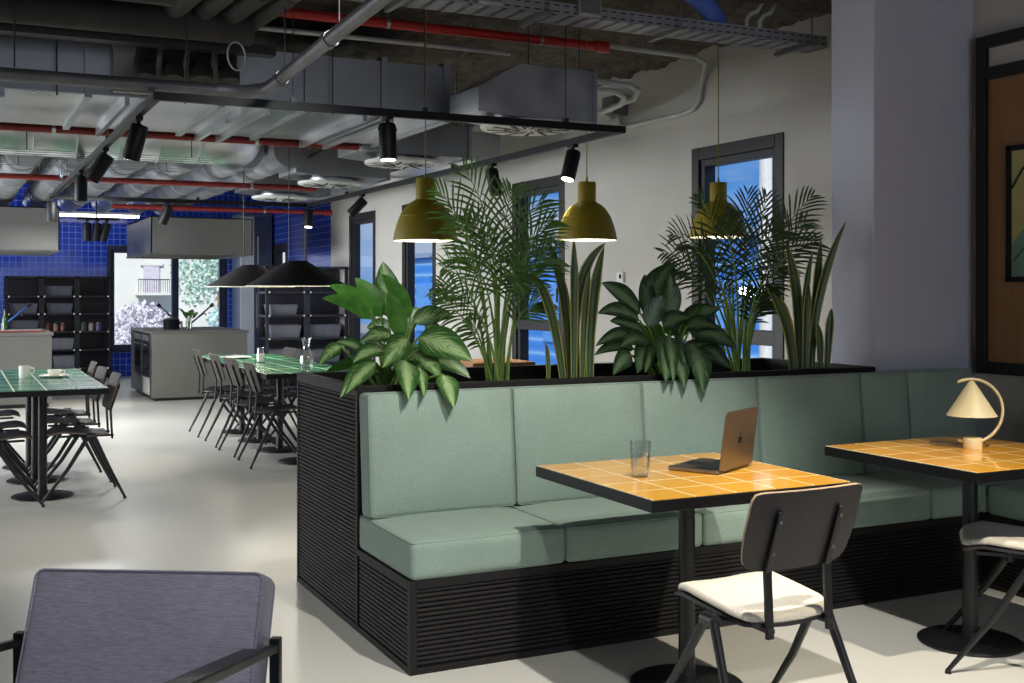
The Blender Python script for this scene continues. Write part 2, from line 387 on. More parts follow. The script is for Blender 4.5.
PALM_A = [
  [(0.926, 1.22, 1.034), (0.954, 1.22, 1.57), (0.906, 1.22, 1.846), (0.719, 1.17, 2.048)],
  [(0.893, 1.17, 1.038), (0.883, 1.17, 1.449), (0.748, 1.12, 1.767), (0.55, 1.07, 1.91)],
  [(0.906, 1.22, 1.034), (0.832, 1.12, 1.415), (0.708, 1.07, 1.714), (0.575, 0.97, 1.811)],
  [(0.874, 1.17, 1.038), (0.804, 1.12, 1.364), (0.686, 1.02, 1.514), (0.523, 0.92, 1.535)],
  [(0.935, 1.22, 1.033), (0.969, 1.27, 1.449), (0.953, 1.32, 1.713), (0.863, 1.42, 1.804)],
  [(0.954, 1.22, 1.033), (0.974, 1.22, 1.449), (1.046, 1.27, 1.801), (1.189, 1.22, 1.89)],
  [(0.94, 1.17, 1.036), (0.944, 1.12, 1.414), (1.005, 1.07, 1.703), (1.106, 0.97, 1.769)],
  [(0.969, 1.27, 1.029), (1.032, 1.32, 1.485), (1.16, 1.42, 1.776), (1.361, 1.47, 1.719)],
  [(0.916, 1.12, 1.04), (0.93, 1.07, 1.398), (0.992, 0.97, 1.582), (1.053, 0.87, 1.597)],
  [(0.935, 1.22, 1.033), (0.935, 1.22, 1.483), (0.974, 1.22, 1.796), (1.012, 1.22, 1.936)],
  [(0.954, 1.22, 1.033), (1.022, 1.32, 1.396), (1.14, 1.42, 1.577), (1.356, 1.52, 1.656)],
  [(0.878, 1.12, 1.041), (0.836, 1.07, 1.398), (0.784, 0.92, 1.594), (0.862, 0.82, 1.48)],
  [(0.916, 1.22, 1.034), (0.926, 1.22, 1.362), (0.892, 1.27, 1.588), (0.781, 1.32, 1.588)],
  [(0.897, 1.12, 1.041), (0.868, 1.02, 1.365), (0.875, 0.92, 1.53), (0.916, 0.82, 1.512)],
  [(0.86, 1.12, 1.042), (0.781, 1.07, 1.181), (0.664, 0.97, 1.318), (0.502, 0.92, 1.392)],
  [(0.874, 1.17, 1.038), (0.822, 1.12, 1.161), (0.772, 1.07, 1.215), (0.695, 1.02, 1.3)],
  [(0.907, 1.12, 1.041), (0.92, 1.07, 1.28), (0.971, 1.02, 1.364), (1.068, 0.97, 1.381)],
  [(0.94, 1.27, 1.03), (0.992, 1.32, 1.414), (1.016, 1.37, 1.628), (0.964, 1.47, 1.72)],
]
PALM_B = [
  [(2.321, 1.1, 1.017), (2.31, 1.1, 1.421), (2.208, 1.1, 1.771), (2.051, 1.05, 1.929)],
  [(2.273, 1.05, 1.021), (2.154, 1.0, 1.388), (1.98, 0.95, 1.63), (1.726, 0.9, 1.625)],
  [(2.273, 1.05, 1.021), (2.174, 1.0, 1.454), (1.983, 0.9, 1.676), (1.748, 0.85, 1.717)],
  [(2.3, 1.1, 1.017), (2.208, 1.1, 1.337), (2.066, 1.1, 1.57), (1.947, 1.1, 1.536)],
  [(2.341, 1.1, 1.016), (2.373, 1.1, 1.421), (2.394, 1.1, 1.725), (2.404, 1.1, 1.962)],
  [(2.352, 1.1, 1.016), (2.436, 1.1, 1.42), (2.585, 1.1, 1.763), (2.804, 1.05, 1.956)],
  [(2.362, 1.1, 1.015), (2.517, 1.15, 1.455), (2.732, 1.2, 1.719), (2.942, 1.25, 1.841)],
  [(2.286, 1.0, 1.024), (2.378, 1.0, 1.387), (2.505, 0.95, 1.688), (2.697, 0.9, 1.698)],
  [(2.303, 1.05, 1.02), (2.296, 1.0, 1.388), (2.339, 0.95, 1.652), (2.411, 0.95, 1.935)],
  [(2.331, 1.1, 1.016), (2.348, 1.15, 1.386), (2.344, 1.2, 1.66), (2.424, 1.25, 1.853)],
  [(2.255, 1.0, 1.024), (2.139, 0.9, 1.373), (2.006, 0.8, 1.547), (1.839, 0.7, 1.483)],
  [(2.276, 1.0, 1.024), (2.259, 0.9, 1.372), (2.221, 0.8, 1.517), (2.261, 0.7, 1.453)],
  [(2.321, 1.1, 1.017), (2.306, 1.15, 1.42), (2.297, 1.25, 1.678), (2.187, 1.3, 1.678)],
  [(2.352, 1.1, 1.016), (2.482, 1.2, 1.369), (2.658, 1.3, 1.597), (2.878, 1.35, 1.583)],
  [(2.324, 1.05, 1.019), (2.327, 1.0, 1.255), (2.339, 0.95, 1.355), (2.382, 0.9, 1.372)],
  [(2.303, 1.05, 1.02), (2.265, 1.0, 1.421), (2.217, 0.95, 1.666), (2.08, 0.9, 1.774)],
  [(2.314, 1.05, 1.02), (2.306, 1.0, 1.454), (2.28, 0.9, 1.698), (2.382, 0.8, 1.745)],
]
SNAKE_A = [
  ((1.135, 0.88, 1.027), (1.057, 0.88, 1.335), (0.924, 0.83, 1.516), 0.058),
  ((1.195, 0.93, 1.022), (1.152, 0.93, 1.419), (1.029, 0.88, 1.693), 0.052),
  ((1.159, 0.83, 1.03), (1.159, 0.83, 1.385), (1.159, 0.83, 1.681), 0.051),
  ((1.241, 0.93, 1.021), (1.241, 0.93, 1.419), (1.366, 0.88, 1.668), 0.059),
  ((1.278, 0.88, 1.023), (1.292, 0.88, 1.35), (1.328, 0.83, 1.65), 0.062),
  ((1.204, 0.83, 1.029), (1.218, 0.83, 1.3), (1.237, 0.81, 1.538), 0.044),
  ((1.018, 0.83, 1.031), (1.018, 0.83, 1.101), (1.004, 0.83, 1.185), 0.027),
  ((1.209, 0.98, 1.019), (1.199, 0.98, 1.297), (1.179, 0.98, 1.506), 0.052),
  ((1.319, 0.98, 1.015), (1.309, 0.98, 1.243), (1.289, 0.98, 1.419), 0.053),
]
SNAKE_B = [
  ((2.433, 0.75, 1.034), (2.382, 0.75, 1.26), (2.235, 0.73, 1.453), 0.077),
  ((2.544, 0.85, 1.025), (2.537, 0.85, 1.371), (2.444, 0.83, 1.695), 0.066),
  ((2.589, 0.8, 1.027), (2.652, 0.8, 1.421), (2.787, 0.75, 1.804), 0.059),
  ((2.628, 0.85, 1.022), (2.664, 0.85, 1.371), (2.704, 0.85, 1.718), 0.056),
  ((2.579, 0.85, 1.024), (2.59, 0.85, 1.371), (2.645, 0.85, 1.645), 0.043),
  ((2.695, 0.8, 1.024), (2.712, 0.8, 1.189), (2.733, 0.8, 1.338), 0.053),
  ((2.509, 0.75, 1.032), (2.515, 0.75, 1.291), (2.529, 0.75, 1.478), 0.058),
  ((2.608, 0.75, 1.029), (2.608, 0.75, 1.143), (2.592, 0.75, 1.258), 0.046),
  ((2.601, 0.9, 1.02), (2.611, 0.9, 1.254), (2.569, 0.9, 1.504), 0.050),
]
LW,LK,LR,KS,BS_,TS=45,430,75,310,125,330
# ------------------------------------------------------------------ room shell
def wall_holes(mb, axis, p0,p1, a0,a1, z0,z1, holes):
    """wall slab p0..p1 thick along the other axis, spanning a0..a1, with rectangular holes (a,b,z,z)"""
    def bx(a,b,c,d):
        if b-a<1e-4 or d-c<1e-4: return
        if axis=='y': mb.box(p0,p1,a,b,c,d)
        else: mb.box(a,b,p0,p1,c,d)
    cur=a0
    for (a,b,c,d) in sorted(holes):
        bx(cur,a,z0,z1); bx(a,b,z0,c); bx(a,b,d,z1); cur=b
    bx(cur,a1,z0,z1); return mb
ZC=3.17
S('floor',MB().box(-6.2,3.9,-7.2,16.4,-.12,0),m_floor)
mb=MB()
def cf(a,b):
    x=-6.2+10.1*a; y=-7.2+23.6*b
    k=math.sin(x*7.1+y*3.3)*.012+math.sin(x*17.3-y*13.7)*.01+random.uniform(-.022,.022)
    return (x,y,ZC+k+.02)
mb.grid(cf,170,330); S('ceiling',mb,m_ceil,smooth=True)
W=[(2.05,3.10),(5.08,6.15),(8.14,9.22),(10.21,11.30)]
S('wall_right',wall_holes(MB(),'y',3.44,3.56,.9,12.17,0,3.3,[(a,b,.3,2.49) for a,b in W]),m_wall)
S('wall_right_kitchen',wall_holes(MB(),'y',3.44,3.56,12.17,16.1,0,3.3,[(14.6,15.45,1.1,2.23)]),m_bluetile2)
S('wall_back',wall_holes(MB(),'x',16.1,16.3,-6.2,3.68,0,3.3,[(.79,2.78,.41,2.2)]),m_bluetile)
S('wall_left',MB().box(-6.2,-6,-7.2,16.3,0,3.3),m_wall)
S('wall_front',MB().box(-6,3.9,-7.2,-7,0,3.3),m_wall)
S('wall_right_near',MB().box(3.62,3.9,-7.2,.9,0,3.3),m_wall)
S('wall_pier',MB().box(2.88,3.62,.64,.97,0,3.3),m_pier,bevel=.008)

def window(n,axis,p,a0,a1,z0,z1,rails=(),mull=(),fw=.09,handle=None,depth=.07,mat=None):
    """window in a wall: frame ring, sash bars and one pane; p = centre of the frame across the wall"""
    mat=mat or m_frame
    w=bpy.data.objects.new('window_%d'%n,None); C.objects.link(w); w['kind']='structure'
    def bx(mb,a,b,c,d,t):
        if axis=='y': mb.box(p-t,p+t,a,b,c,d)
        else: mb.box(a,b,p-t,p+t,c,d)
    mb=MB(); bx(mb,a0,a0+fw,z0,z1,depth); bx(mb,a1-fw,a1,z0,z1,depth); bx(mb,a0+fw,a1-fw,z0,z0+fw,depth); bx(mb,a0+fw,a1-fw,z1-fw,z1,depth)
    obj('frame',mb,mat,w,bevel=.006)
    mb=MB(); k=.05
    for r in rails: bx(mb,a0+fw,a1-fw,r-.05,r+.05,depth*.9)
    for r in mull: bx(mb,r-.055,r+.055,z0+fw,z1-fw,depth*.9)
    bx(mb,a0+fw,a0+fw+k,z0+fw,z1-fw,depth*.7); bx(mb,a1-fw-k,a1-fw,z0+fw,z1-fw,depth*.7); bx(mb,a0+fw+k,a1-fw-k,z1-fw-k,z1-fw,depth*.7); bx(mb,a0+fw+k,a1-fw-k,z0+fw,z0+fw+k,depth*.7)
    obj('sash',mb,mat,w,bevel=.004)
    mb=MB(); bx(mb,a0+fw,a1-fw,z0+fw,z1-fw,.006); obj('pane',mb,m_window,w)
    if handle:
        mb=MB(); a,z=handle; q=p-depth*.9
        mb.box(q-.012,q,a-.015,a+.015,z-.035,z+.035).cyl((q-.04,a,z),(q,a,z),.009,n=8).bar((q-.04,a,z+.01),(q-.04,a,z-.12),.02,.012,(1,0,0)); obj('handle',mb,m_black,w)
    return w
for i,(a,b) in enumerate(W): window(i+1,'y',3.50,a,b,.3,2.49,rails=(1.11,),handle=(a+.07,1.45))
window(5,'x',16.17,.79,2.78,.41,2.2,mull=(1.905,),fw=.075,mat=plain('navy_frame',sr(30,36,62),.5))
window(6,'y',3.5,14.6,15.45,1.1,2.23)

# timber partition with a black frame on the near right wall
d=bpy.data.objects.new('partition_1',None); C.objects.link(d); d['kind']='structure'
mb=MB()
for a,b,c,e in ((.51,.575,.98,2.83),(-3.2,-3.135,.98,2.83)): mb.box(3.555,3.625,a,b,c,e)
for z in (.98,2.59,2.765): mb.box(3.555,3.625,-3.135,.51,z,z+.065)
obj('frame',mb,plain('black_partition_frame',sr(18,17,18),.5),d,bevel=.004)
obj('timber_panel',MB().box(3.585,3.615,-3.135,.51,1.045,2.59),m_panelwood,d)
obj('transom_panel',MB().box(3.59,3.612,-3.135,.51,2.655,2.765),m_wall,d)

# ------------------------------------------------------------------ banquette
def ribs(mb,axis,p,sgn,a0,a1,z0,z1,pitch=.018,dep=.009):
    """horizontal reeded panel: half-round slats standing proud of plane p towards sgn"""
    n=max(1,round((z1-z0)/pitch)); h=(z1-z0)/n; prof=[]
    for i in range(n):
        for k in range(5):
            q=PI*k/4; prof.append((z0+h*(i+.5-.46*math.cos(q)), dep*math.sin(q)))
    prof=[(z0,0)]+prof+[(z1,0)]
    def f(u,v):
        i=round(v*(len(prof)-1)); z,d=prof[i]; a=a0+(a1-a0)*u
        return (p+sgn*d,a,z) if axis=='x' else (a,p+sgn*d,z)
    return mb.grid(f,1,len(prof)-1)
def strips(mb,axis,p,sgn,rects,t=.012):
    for a,b,c,d in rects:
        q0,q1=sorted((p-sgn*.02,p+sgn*t))
        if axis=='x': mb.box(q0,q1,a,b,c,d)
        else: mb.box(a,b,q0,q1,c,d)
    return mb
ZP=1.03
pt=thing('planter_box','long black ribbed planter box forming the back of the green bench','planter')
mb=MB().box(.012,2.87,.63,.66,0,.99).box(.012,2.87,1.5,1.54,0,.99).box(.012,.05,.66,1.5,0,.99).box(2.83,2.87,.66,1.5,0,.99)
obj('carcass',mb,m_ribbed,pt)
obj('ribbed_end_panel',ribs(MB(),'x',.012,-1,.645,1.53,.03,.985),m_ribbed,pt,smooth=40)
mb=strips(MB(),'x',.012,-1,[(.62,.645,0,.985),(1.53,1.555,0,.985),(.645,1.53,0,.025)]); mb.box(0,.05,.66,1.5,.985,ZP); mb.box(0,2.875,.62,.66,.985,ZP); mb.box(0,2.875,1.5,1.555,.985,ZP); mb.box(2.83,2.875,.66,1.5,.985,ZP)
obj('rim',mb,m_ribbed,pt,bevel=.003)
obj('soil',MB().grid(lambda u,v:(.05+2.78*u,.66+.84*v,.955+random.uniform(-.012,.012)),80,26),m_soil,pt)
bs=thing('bench_base','black ribbed base of the long green upholstered bench','bench')
obj('plinth',MB().box(.012,2.955,.012,.618,0,.335),m_ribbed,bs)
obj('ribbed_front_panel',ribs(MB(),'y',.012,-1,.03,2.955,.03,.318),m_ribbed,bs,smooth=40)
obj('ribbed_side_panel',ribs(MB(),'x',.012,-1,.03,.6,.03,.322),m_ribbed,bs,smooth=40)
mb=strips(MB(),'y',.012,-1,[(0,.028,0,.35),(.028,2.955,0,.025),(.028,2.955,.318,.35)]); strips(mb,'x',.012,-1,[(.0325,.618,0,.025),(.0325,.618,.322,.348)]); mb.box(.012,2.955,.012,.618,.335,.349)
obj('trim_frame',mb,m_ribbed,bs,bevel=.002)
bs=thing('bench_base','black ribbed base of the bench return along the right wall','bench')
obj('plinth',MB().box(2.97,3.6,-3.2,.6,0,.335),m_ribbed,bs)
obj('ribbed_front_panel',ribs(MB(),'x',2.97,-1,-3.2,-.02,.03,.318),m_ribbed,bs,smooth=40)
mb=strips(MB(),'x',2.97,-1,[(-3.2,-.02,0,.025),(-3.2,-.02,.318,.35)]); mb.box(2.97,3.6,-3.2,.6,.335,.349); obj('trim_frame',mb,m_ribbed,bs,bevel=.002)

BX=[0,.667,1.333,1.995,2.65,2.97,3.45]
bl=['leftmost green back cushion of the bench, under the variegated plant','second green back cushion from the left end of the bench','third green back cushion from the left, below the dark leafy plant','fourth green back cushion from the left, behind the laptop','narrow green back cushion left of the white pier corner','green back cushion in the corner in front of the white pier']
def backc(w,x,y,rz,lab,grp):
    h=.515
    b=thing('back_cushion',lab,'cushion',(x,y,.752),rz,grp)
    o=obj('cover',rbox(w-.004,.125,h,.022,(.0,.016,.0)),m_sage,b,rot=(-math.radians(5),0,0),smooth=True)
    L=MB(); r=.03
    for s in (-1,):
        L.tube([(px,s*.0575,pz) for px,pz in rrect(-w/2+.006,w/2-.006,-h/2+.005,h/2-.005,.02)],.0022,5,True)
    obj('piping',L,m_sage,b,rot=(-math.radians(5),0,0),smooth=True)
for i in range(6):
    w=BX[i+1]-BX[i]; backc(w,(BX[i]+BX[i+1])/2,.535,0,bl[i],'back cushions along the bench')
SX=[0,.66,1.32,1.98,2.63,2.96]
sl=['leftmost green seat cushion at the open end of the bench','second green seat cushion from the left end of the bench','third green seat cushion, behind the table with the laptop','fourth green seat cushion, behind the black chair back','narrow green seat cushion beside the bench corner']
def seatc(w,dep,x,y,rz,lab):
    b=thing('seat_cushion',lab,'cushion',(x,y,.423),rz,'seat cushions along the bench')
    obj('cover',rbox(w-.003,dep,.146,.024,(.002,.004,.010)),m_sage,b,smooth=True)
    L=MB()
    for z in (.067,): L.tube([(px,py,z+.0) for px,py in rrect(-w/2+.006,w/2-.006,-dep/2+.006,dep/2-.006,.02)],.0022,5,True)
    obj('piping',L,m_sage,b,smooth=True)
for i in range(5): seatc(SX[i+1]-SX[i],.62,(SX[i]+SX[i+1])/2,.302,0,sl[i])
seatc(.62,.62,3.275,.302,0,'green seat cushion filling the bench corner below the pier')
for i,(y,l1,l2) in enumerate(((-.35,'green back cushion on the right wall behind the cream lamp','green seat cushion on the right wall behind the cream lamp'),(-1.01,'green back cushion on the right wall nearest the camera','green seat cushion on the right wall nearest the camera'))):
    backc(.66 if i else .8,3.53,y+(.1 if not i else 0),-PI/2,l1,'back cushions along the bench'); seatc(.66,.62,3.275,y,-PI/2,l2)

# ------------------------------------------------------------------ tables
def table(lab,x,y,w,d,top,grp,z=.77,rz=0,cat='table'):
    t=thing('pedestal_table',lab,cat,(x,y,0),rz,grp)
    obj('tabletop',MB().box(-w/2,w/2,-d/2,d/2,z-.042,z-.003),m_track,t,bevel=.003)
    obj('tile_surface',MB().box(-w/2+.004,w/2-.004,-d/2+.004,d/2-.004,z-.003,z),top,t)
    obj('pole',MB().cyl((0,0,.012),(0,0,z-.055),.03,n=24),m_black,t,smooth=40)
    obj('base',MB().lathe([(.2,0),(.205,.003),(.205,.009),(.2,.013),(.06,.02),(.035,.022),(.034,.05),(.031,.052)],48),m_black,t,smooth=40)
    obj('mounting_plate',MB().box(-.14,.14,-.14,.14,z-.056,z-.042).bar((-.25,0,z-.049),(.25,0,z-.049),.04,.014).bar((0,-.25,z-.049),(0,.25,z-.049),.04,.014),m_black,t)
    return t
T1=table('amber tiled square table with the open laptop and water glass',.868,-.53,.82,.805,m_orange,'amber tiled cafe tables')
T2=table('amber tiled square table with the cream lamp, at right edge',2.2,-.615,.82,.805,m_orange,'amber tiled cafe tables',.777)
for i,(y,l) in enumerate(((4.62,'green tiled table at left, nearest of three joined in a row'),(5.365,'green tiled table at left, middle of three joined, holding mug and cup'),(6.11,'green tiled table at left, farthest of three joined in a row'))):
    table(l,-.96,y,.8,.742,m_green,'green tiled tables in the left row')
for i,(y,l) in enumerate(((5.43,'green tiled table just behind the planter, under the nearer cone lamp'),(6.175,'second green tiled table of the middle row, counted from the planter'),(6.92,'third green tiled table of the middle row, counted from the planter'),(7.665,'farthest green tiled table of the middle row, nearest the steel island'))):
    table(l,1.12,y,.8,.742,m_green,'green tiled tables in the middle row')

# ------------------------------------------------------------------ chairs
def sheet(fn,nu,nv,t):
    """closed bent plywood sheet of thickness t following fn(u,v) -> point, offset along the local normal"""
    P=[[Vector(fn(i/nu,j/nv)) for i in range(nu+1)] for j in range(nv+1)]
    m=MB(); top=[];bot=[]
    for j in range(nv+1):
        for i in range(nu+1):
            a=P[j][min(i+1,nu)]-P[j][max(i-1,0)]; b=P[min(j+1,nv)][i]-P[max(j-1,0)][i]; n=a.cross(b).normalized()
            top.append(P[j][i]+n*t/2); bot.append(P[j][i]-n*t/2)
    w=nu+1
    F=[(j*w+i,j*w+i+1,(j+1)*w+i+1,(j+1)*w+i) for j in range(nv) for i in range(nu)]
    K=len(top); m.add(top+bot,F+[tuple(q+K for q in f[::-1]) for f in F])
    bd=[i for i in range(w)]+[j*w+nu for j in range(1,nv+1)]+[nv*w+i for i in range(nu-1,-1,-1)]+[j*w for j in range(nv-1,0,-1)]
    m.add(top+bot,[(bd[k],bd[k]+K,bd[(k+1)%len(bd)]+K,bd[(k+1)%len(bd)]) for k in range(len(bd))],None,1)
    return m
def sq(u,v,r,e0=9.0,e1=9.0):
    """map the unit square onto a rounded square (-1..1)"""
    x,y=2*u-1,2*v-1; k=1-r
    m=max(abs(x),abs(y))
    if m<1e-6: return 0,0
    # radial rounding of corners
    e=e1 if y>0 else e0; L=(abs(x)**e+abs(y)**e)**(1/e)
    return x*m/L,y*m/L
def make_chair(lab,grp,seatm,backm,pad,edge):
    t=thing('dining_chair',lab,'chair',(0,0,0),0,grp)
    def seatf(u,v):
        x,y=sq(u,v,.2); X=x*(.182-.008*(-y)); Y=-.025+y*.195
        z=.452-.012*math.cos(x*PI/2)*(1-.3*y)
        z+=.02*y
        if y>.55: z-=.028*((y-.55)/.45)**2
        if y<-.7: z+=.012*((-y-.7)/.3)**2
        return (X,Y,z)
    obj('seat',sheet(seatf,14,14,.011),[seatm,seatm if pad else edge],t,smooth=50)
    if pad:
        q=rbox(.368,.39,.036,.016,(0,0,.004),5)
        for i,(x,y,z) in enumerate(q.v):
            a,b=x/.184,y/.195; L=max(1e-6,(abs(a)**6+abs(b)**6)**(1/6)); m=max(abs(a),abs(b))
            x2,y2=x*m/L if L>0 else x,y*m/L
            zz=.464-.012*math.cos(a*PI/2)+.02*b-(.026*((b-.55)/.45)**2 if b>.55 else 0)
            q.v[i]=(x2,y2-.025,zz+z*(1 if z>0 else .5)+.008)
        obj('seat_pad',q,m_cream,t,smooth=True)
    def backf(u,v):
        x,y=sq(u,v,.2,6.0,16.0); w=.216-.002*y if y>0 else .216+.014*y
        X=x*w; Z=.722+y*.124
        return (X,-.266-.040*y-.028*math.cos(x*1.35)+.03,Z)
    obj('backrest',sheet(backf,16,12,.010),[backm,edge],t,smooth=50)
    for s in (-1,1):
        mb=MB().bar((s*.117,-.240,.40),(s*.117,-.229,.60),.026,.014,(0,1,0)).bar((s*.117,-.229,.598),(s*.117,-.291,.785),.026,.014,(0,1,0),.02,.01)
        p=obj('back_post',mb,m_black,t,bevel=.003)
        for ry,rz_ in ((-.291,.755),(-.258,.655)): obj('rivet',MB().cyl((s*.117,ry,rz_),(s*.117,ry+.024,rz_),.006,n=10),m_steel,p,smooth=40)
    for s in (-1,1):
        for (fx,fy,nm) in ((.262,.225,'front'),(.262,-.305,'rear')):
            mb=MB().tube([(s*.222,-.09+(.02 if nm=='front' else -.02),.432),(s*.242,-.1+(fy+.1)*.5,.22),(s*fx,fy,.012)],[.016,.0135,.009],8)
            l=obj('leg',mb,m_black,t,smooth=60)
            obj('foot_cap',MB().cyl((s*fx,fy,0),(s*fx,fy,.016),.0125,.0105,10),m_dark,l,smooth=40)
    mb=MB().bar((-.235,-.09,.425),(.235,-.09,.425),.05,.02).bar((-.117,-.25,.425),(-.117,.12,.43),.024,.014).bar((.117,-.25,.425),(.117,.12,.43),.024,.014)
    mb.cyl((-.12,.0,.44),(-.12,.0,.405),.016,n=10).cyl((.12,.0,.44),(.12,.0,.405),.016,n=10)
    mb.cyl((-.222,-.12,.436),(-.222,-.06,.436),.021,n=10).cyl((.222,-.12,.436),(.222,-.06,.436),.021,n=10)
    obj('seat_frame',mb,m_black,t,bevel=.002)
    return t
ch=make_chair('black chair with cream seat pad, its back towards the camera','cream seated chairs at the amber tables',m_plyblack,m_plyblack,True,m_plyedge)
ch.location=(.752,-1.035,0); ch.rotation_euler=(0,0,math.radians(2))
dup(ch,(2.165,-.828,0),math.radians(45),'black chair with cream seat pad cut by the right edge')
c0=make_chair('dark plywood chair on the right of the left tables, nearest the camera','chairs at the left green tables',m_plyblack,m_plybrown,False,m_plyedge2)
c0.location=(-.76,4.56,0); c0.rotation_euler=(0,0,PI/2)
dup(c0,(-.77,5.29,0),PI/2+.03,'dark plywood chair on the right of the left tables, middle of three')
dup(c0,(-.76,6.02,0),PI/2-.03,'dark plywood chair on the right of the left tables, farthest of three')
for y,l in ((4.45,'dark plywood chair on the left of the left tables, nearest the camera'),(5.12,'dark plywood chair on the left of the left tables, middle of three'),(6.0,'dark plywood chair on the left of the left tables, farthest of three')):
    dup(c0,(-1.21,y,0),-PI/2,l)
for y,l in ((5.47,'dark plywood chair left of the middle tables, nearest the planter'),(6.18,'dark plywood chair left of the middle tables, second from the planter'),(6.86,'dark plywood chair left of the middle tables, third from the planter'),(7.68,'dark plywood chair left of the middle tables, closest to the steel island')):
    dup(c0,(.95,y,0),-PI/2+random.uniform(-.05,.05),l,'chairs at the middle green tables')
for y,l in ((6.9,'dark plywood chair right of the middle tables, left of the glass carafe'),(7.65,'dark plywood chair right of the middle tables, farthest from the planter')):
    dup(c0,(1.33,y,0),PI/2,l,'chairs at the middle green tables')

# armchair at the lower left, facing the camera
al=math.radians(-30.1); top=Vector((-1.055,-.92,0)); off=Matrix.Rotation(al,3,'Z')@Vector((0,.36,0)); al_o=top-off
ar=thing('lounge_armchair','grey melange lounge armchair with black frame at lower left','armchair',tuple(al_o),al)
rc=math.radians(-22); back=rbox(.60,.115,.56,.022,(0,.008,0))
obj('back_cushion',back,m_greyfab,ar,loc=(0,.265,.44),rot=(rc,0,0),smooth=True)
L=MB(); L.tube([(px,-.0575,pz) for px,pz in rrect(-.296,.296,-.276,.276,.022)],.003,5,True); L.tube([(px,.0575,pz) for px,pz in rrect(-.296,.296,-.276,.276,.022)],.003,5,True)
obj('piping',L,m_greyfab,ar,loc=(0,.265,.44),rot=(rc,0,0),smooth=True)
obj('seat_cushion',rbox(.60,.62,.12,.025,(0,0,.012)),m_greyfab,ar,loc=(0,-.16,.33),rot=(math.radians(-6),0,0),smooth=True)
for s in (-1,1):
    obj('armrest',MB().bar((s*.332,-.42,.675),(s*.332,.12,.575),.06,.024),m_dark,ar,bevel=.004)
    obj('leg',MB().bar((s*.332,-.40,0),(s*.332,-.40,.66),.026,.026,(0,1,0)),m_black,ar,bevel=.002)
    obj('leg',MB().bar((s*.332,.30,0),(s*.332,.30,.56),.026,.026,(0,1,0)),m_black,ar,bevel=.002)
    obj('side_rail',MB().bar((s*.332,-.40,.25),(s*.332,.30,.25),.026,.026).bar((s*.332,.10,.57),(s*.332,.30,.535),.02,.02),m_black,ar,bevel=.002)
obj('cross_frame',MB().bar((-.345,-.38,.25),(.345,-.38,.25),.026,.026).bar((-.345,.18,.2),(.345,.18,.2),.026,.026).bar((-.345,.30,.40),(.345,.30,.40),.022,.022),m_black,ar,bevel=.002)

# ------------------------------------------------------------------ things on the amber tables
lp=thing('laptop','open rose-grey laptop standing on the amber table','laptop',(.94,-.62,.77),math.radians(28))
W_,D_=.272,.205
obj('base',MB().prism(rrect(0,W_,0,D_,.012),.003,.014),m_alu,lp,bevel=.001)
obj('keyboard',MB().box(.02,W_-.02,.02,.115,.0141,.0149).box(.095,W_-.095,.125,.195,.0141,.0146),m_dark,lp)
lid=obj('lid',MB().prism(rrect(0,W_,0,D_*1.05,.012),0,.006),m_alu,lp,loc=(0,-.004,.014),rot=(math.radians(97),0,0))
obj('screen',MB().prism(rrect(.006,W_-.006,.006,D_*1.05-.006,.008),-.0006,0),m_screen,lid)
ap=[]   # bitten-fruit emblem
for i in range(40):
    q=2*PI*i/40; r=.0165*(1+.06*math.cos(2*q))-(.004*max(0,math.sin(q))**8)-(.0025*max(0,-math.sin(q))**10)
    x,y=r*math.cos(q),r*math.sin(q)
    d2=math.hypot(x-.021,y-.002)
    if d2<.0095: x,y=.021+(x-.021)*.0095/d2,.002+(y-.002)*.0095/d2
    ap.append((W_/2-x,D_*.5+y))
lf=[(W_/2-.001+.004*math.cos(q)-.002*0,D_*.5+.0225+.0065*math.sin(q)) for q in [2*PI*i/12 for i in range(12)]]
obj('emblem',MB().prism(ap[::-1],.006,.0064).prism(lf,.006,.0064),m_dark,lid)
obj('hinge',MB().cyl((.03,-.003,.012),(W_-.03,-.003,.012),.005,n=10),m_dark,lp,smooth=40)

def facet(prof,n,c=(0,0,0)):
    return MB().lathe(prof,n,c)
gl=thing('water_glass','faceted glass tumbler half full of water on the amber table','glass',(.67,-.53,.77))
obj('tumbler',MB().lathe([(.0,.0),(.030,.0),(.032,.004),(.036,.085),(.0375,.128),(.0355,.128),(.034,.085),(.0295,.012),(0,.012)],10,capb=False,capt=False),m_glass,gl,smooth=20)
obj('water',MB().lathe([(0,.0125),(.029,.0125),(.0335,.078),(0,.078)],20,capb=False,capt=False),m_water,gl,smooth=40)

tl=thing('table_lamp','cream cone lamp with a curved ring arm on the right table','lamp',(2.275,-.56,.777))
obj('base',MB().lathe([(.0,0),(.036,0),(.037,.002),(.037,.043),(.035,.046),(0,.046)],32,capb=False,capt=False),m_lampcream,tl,smooth=40)
al2=-math.radians(26); ca,sa=math.cos(al2),math.sin(al2)
ring=[]; RC=.132; cz=.155; cxr=.018
for i in range(40):
    q=math.radians(115-(115+114)*i/39) ; a=cxr+RC*math.cos(q); ring.append((a*ca,a*sa+.03,cz+RC*math.sin(q)))
obj('ring_arm',MB().tube(ring,.0062,10),m_lampcream,tl,smooth=True)
obj('lamp_shade',MB().lathe([(.004,.145),(.012,.14),(.101,.0),(.099,.0),(.012,.132)],40,(.018,.021,.135),capb=False,capt=True),m_lampcream,tl,smooth=40)
obj('shade_pivot',MB().cyl((.018,.021,.268),(.018,.021,.288),.006,n=10),m_lampcream,tl,smooth=40)
obj('bulb',MB().lathe([(0,.0),(.018,.006),(.024,.022),(.018,.04),(.009,.055),(.009,.075)],16,(.018,.021,.165)),emit('bulb_off',(.9,.86,.75),.2),tl,smooth=True)
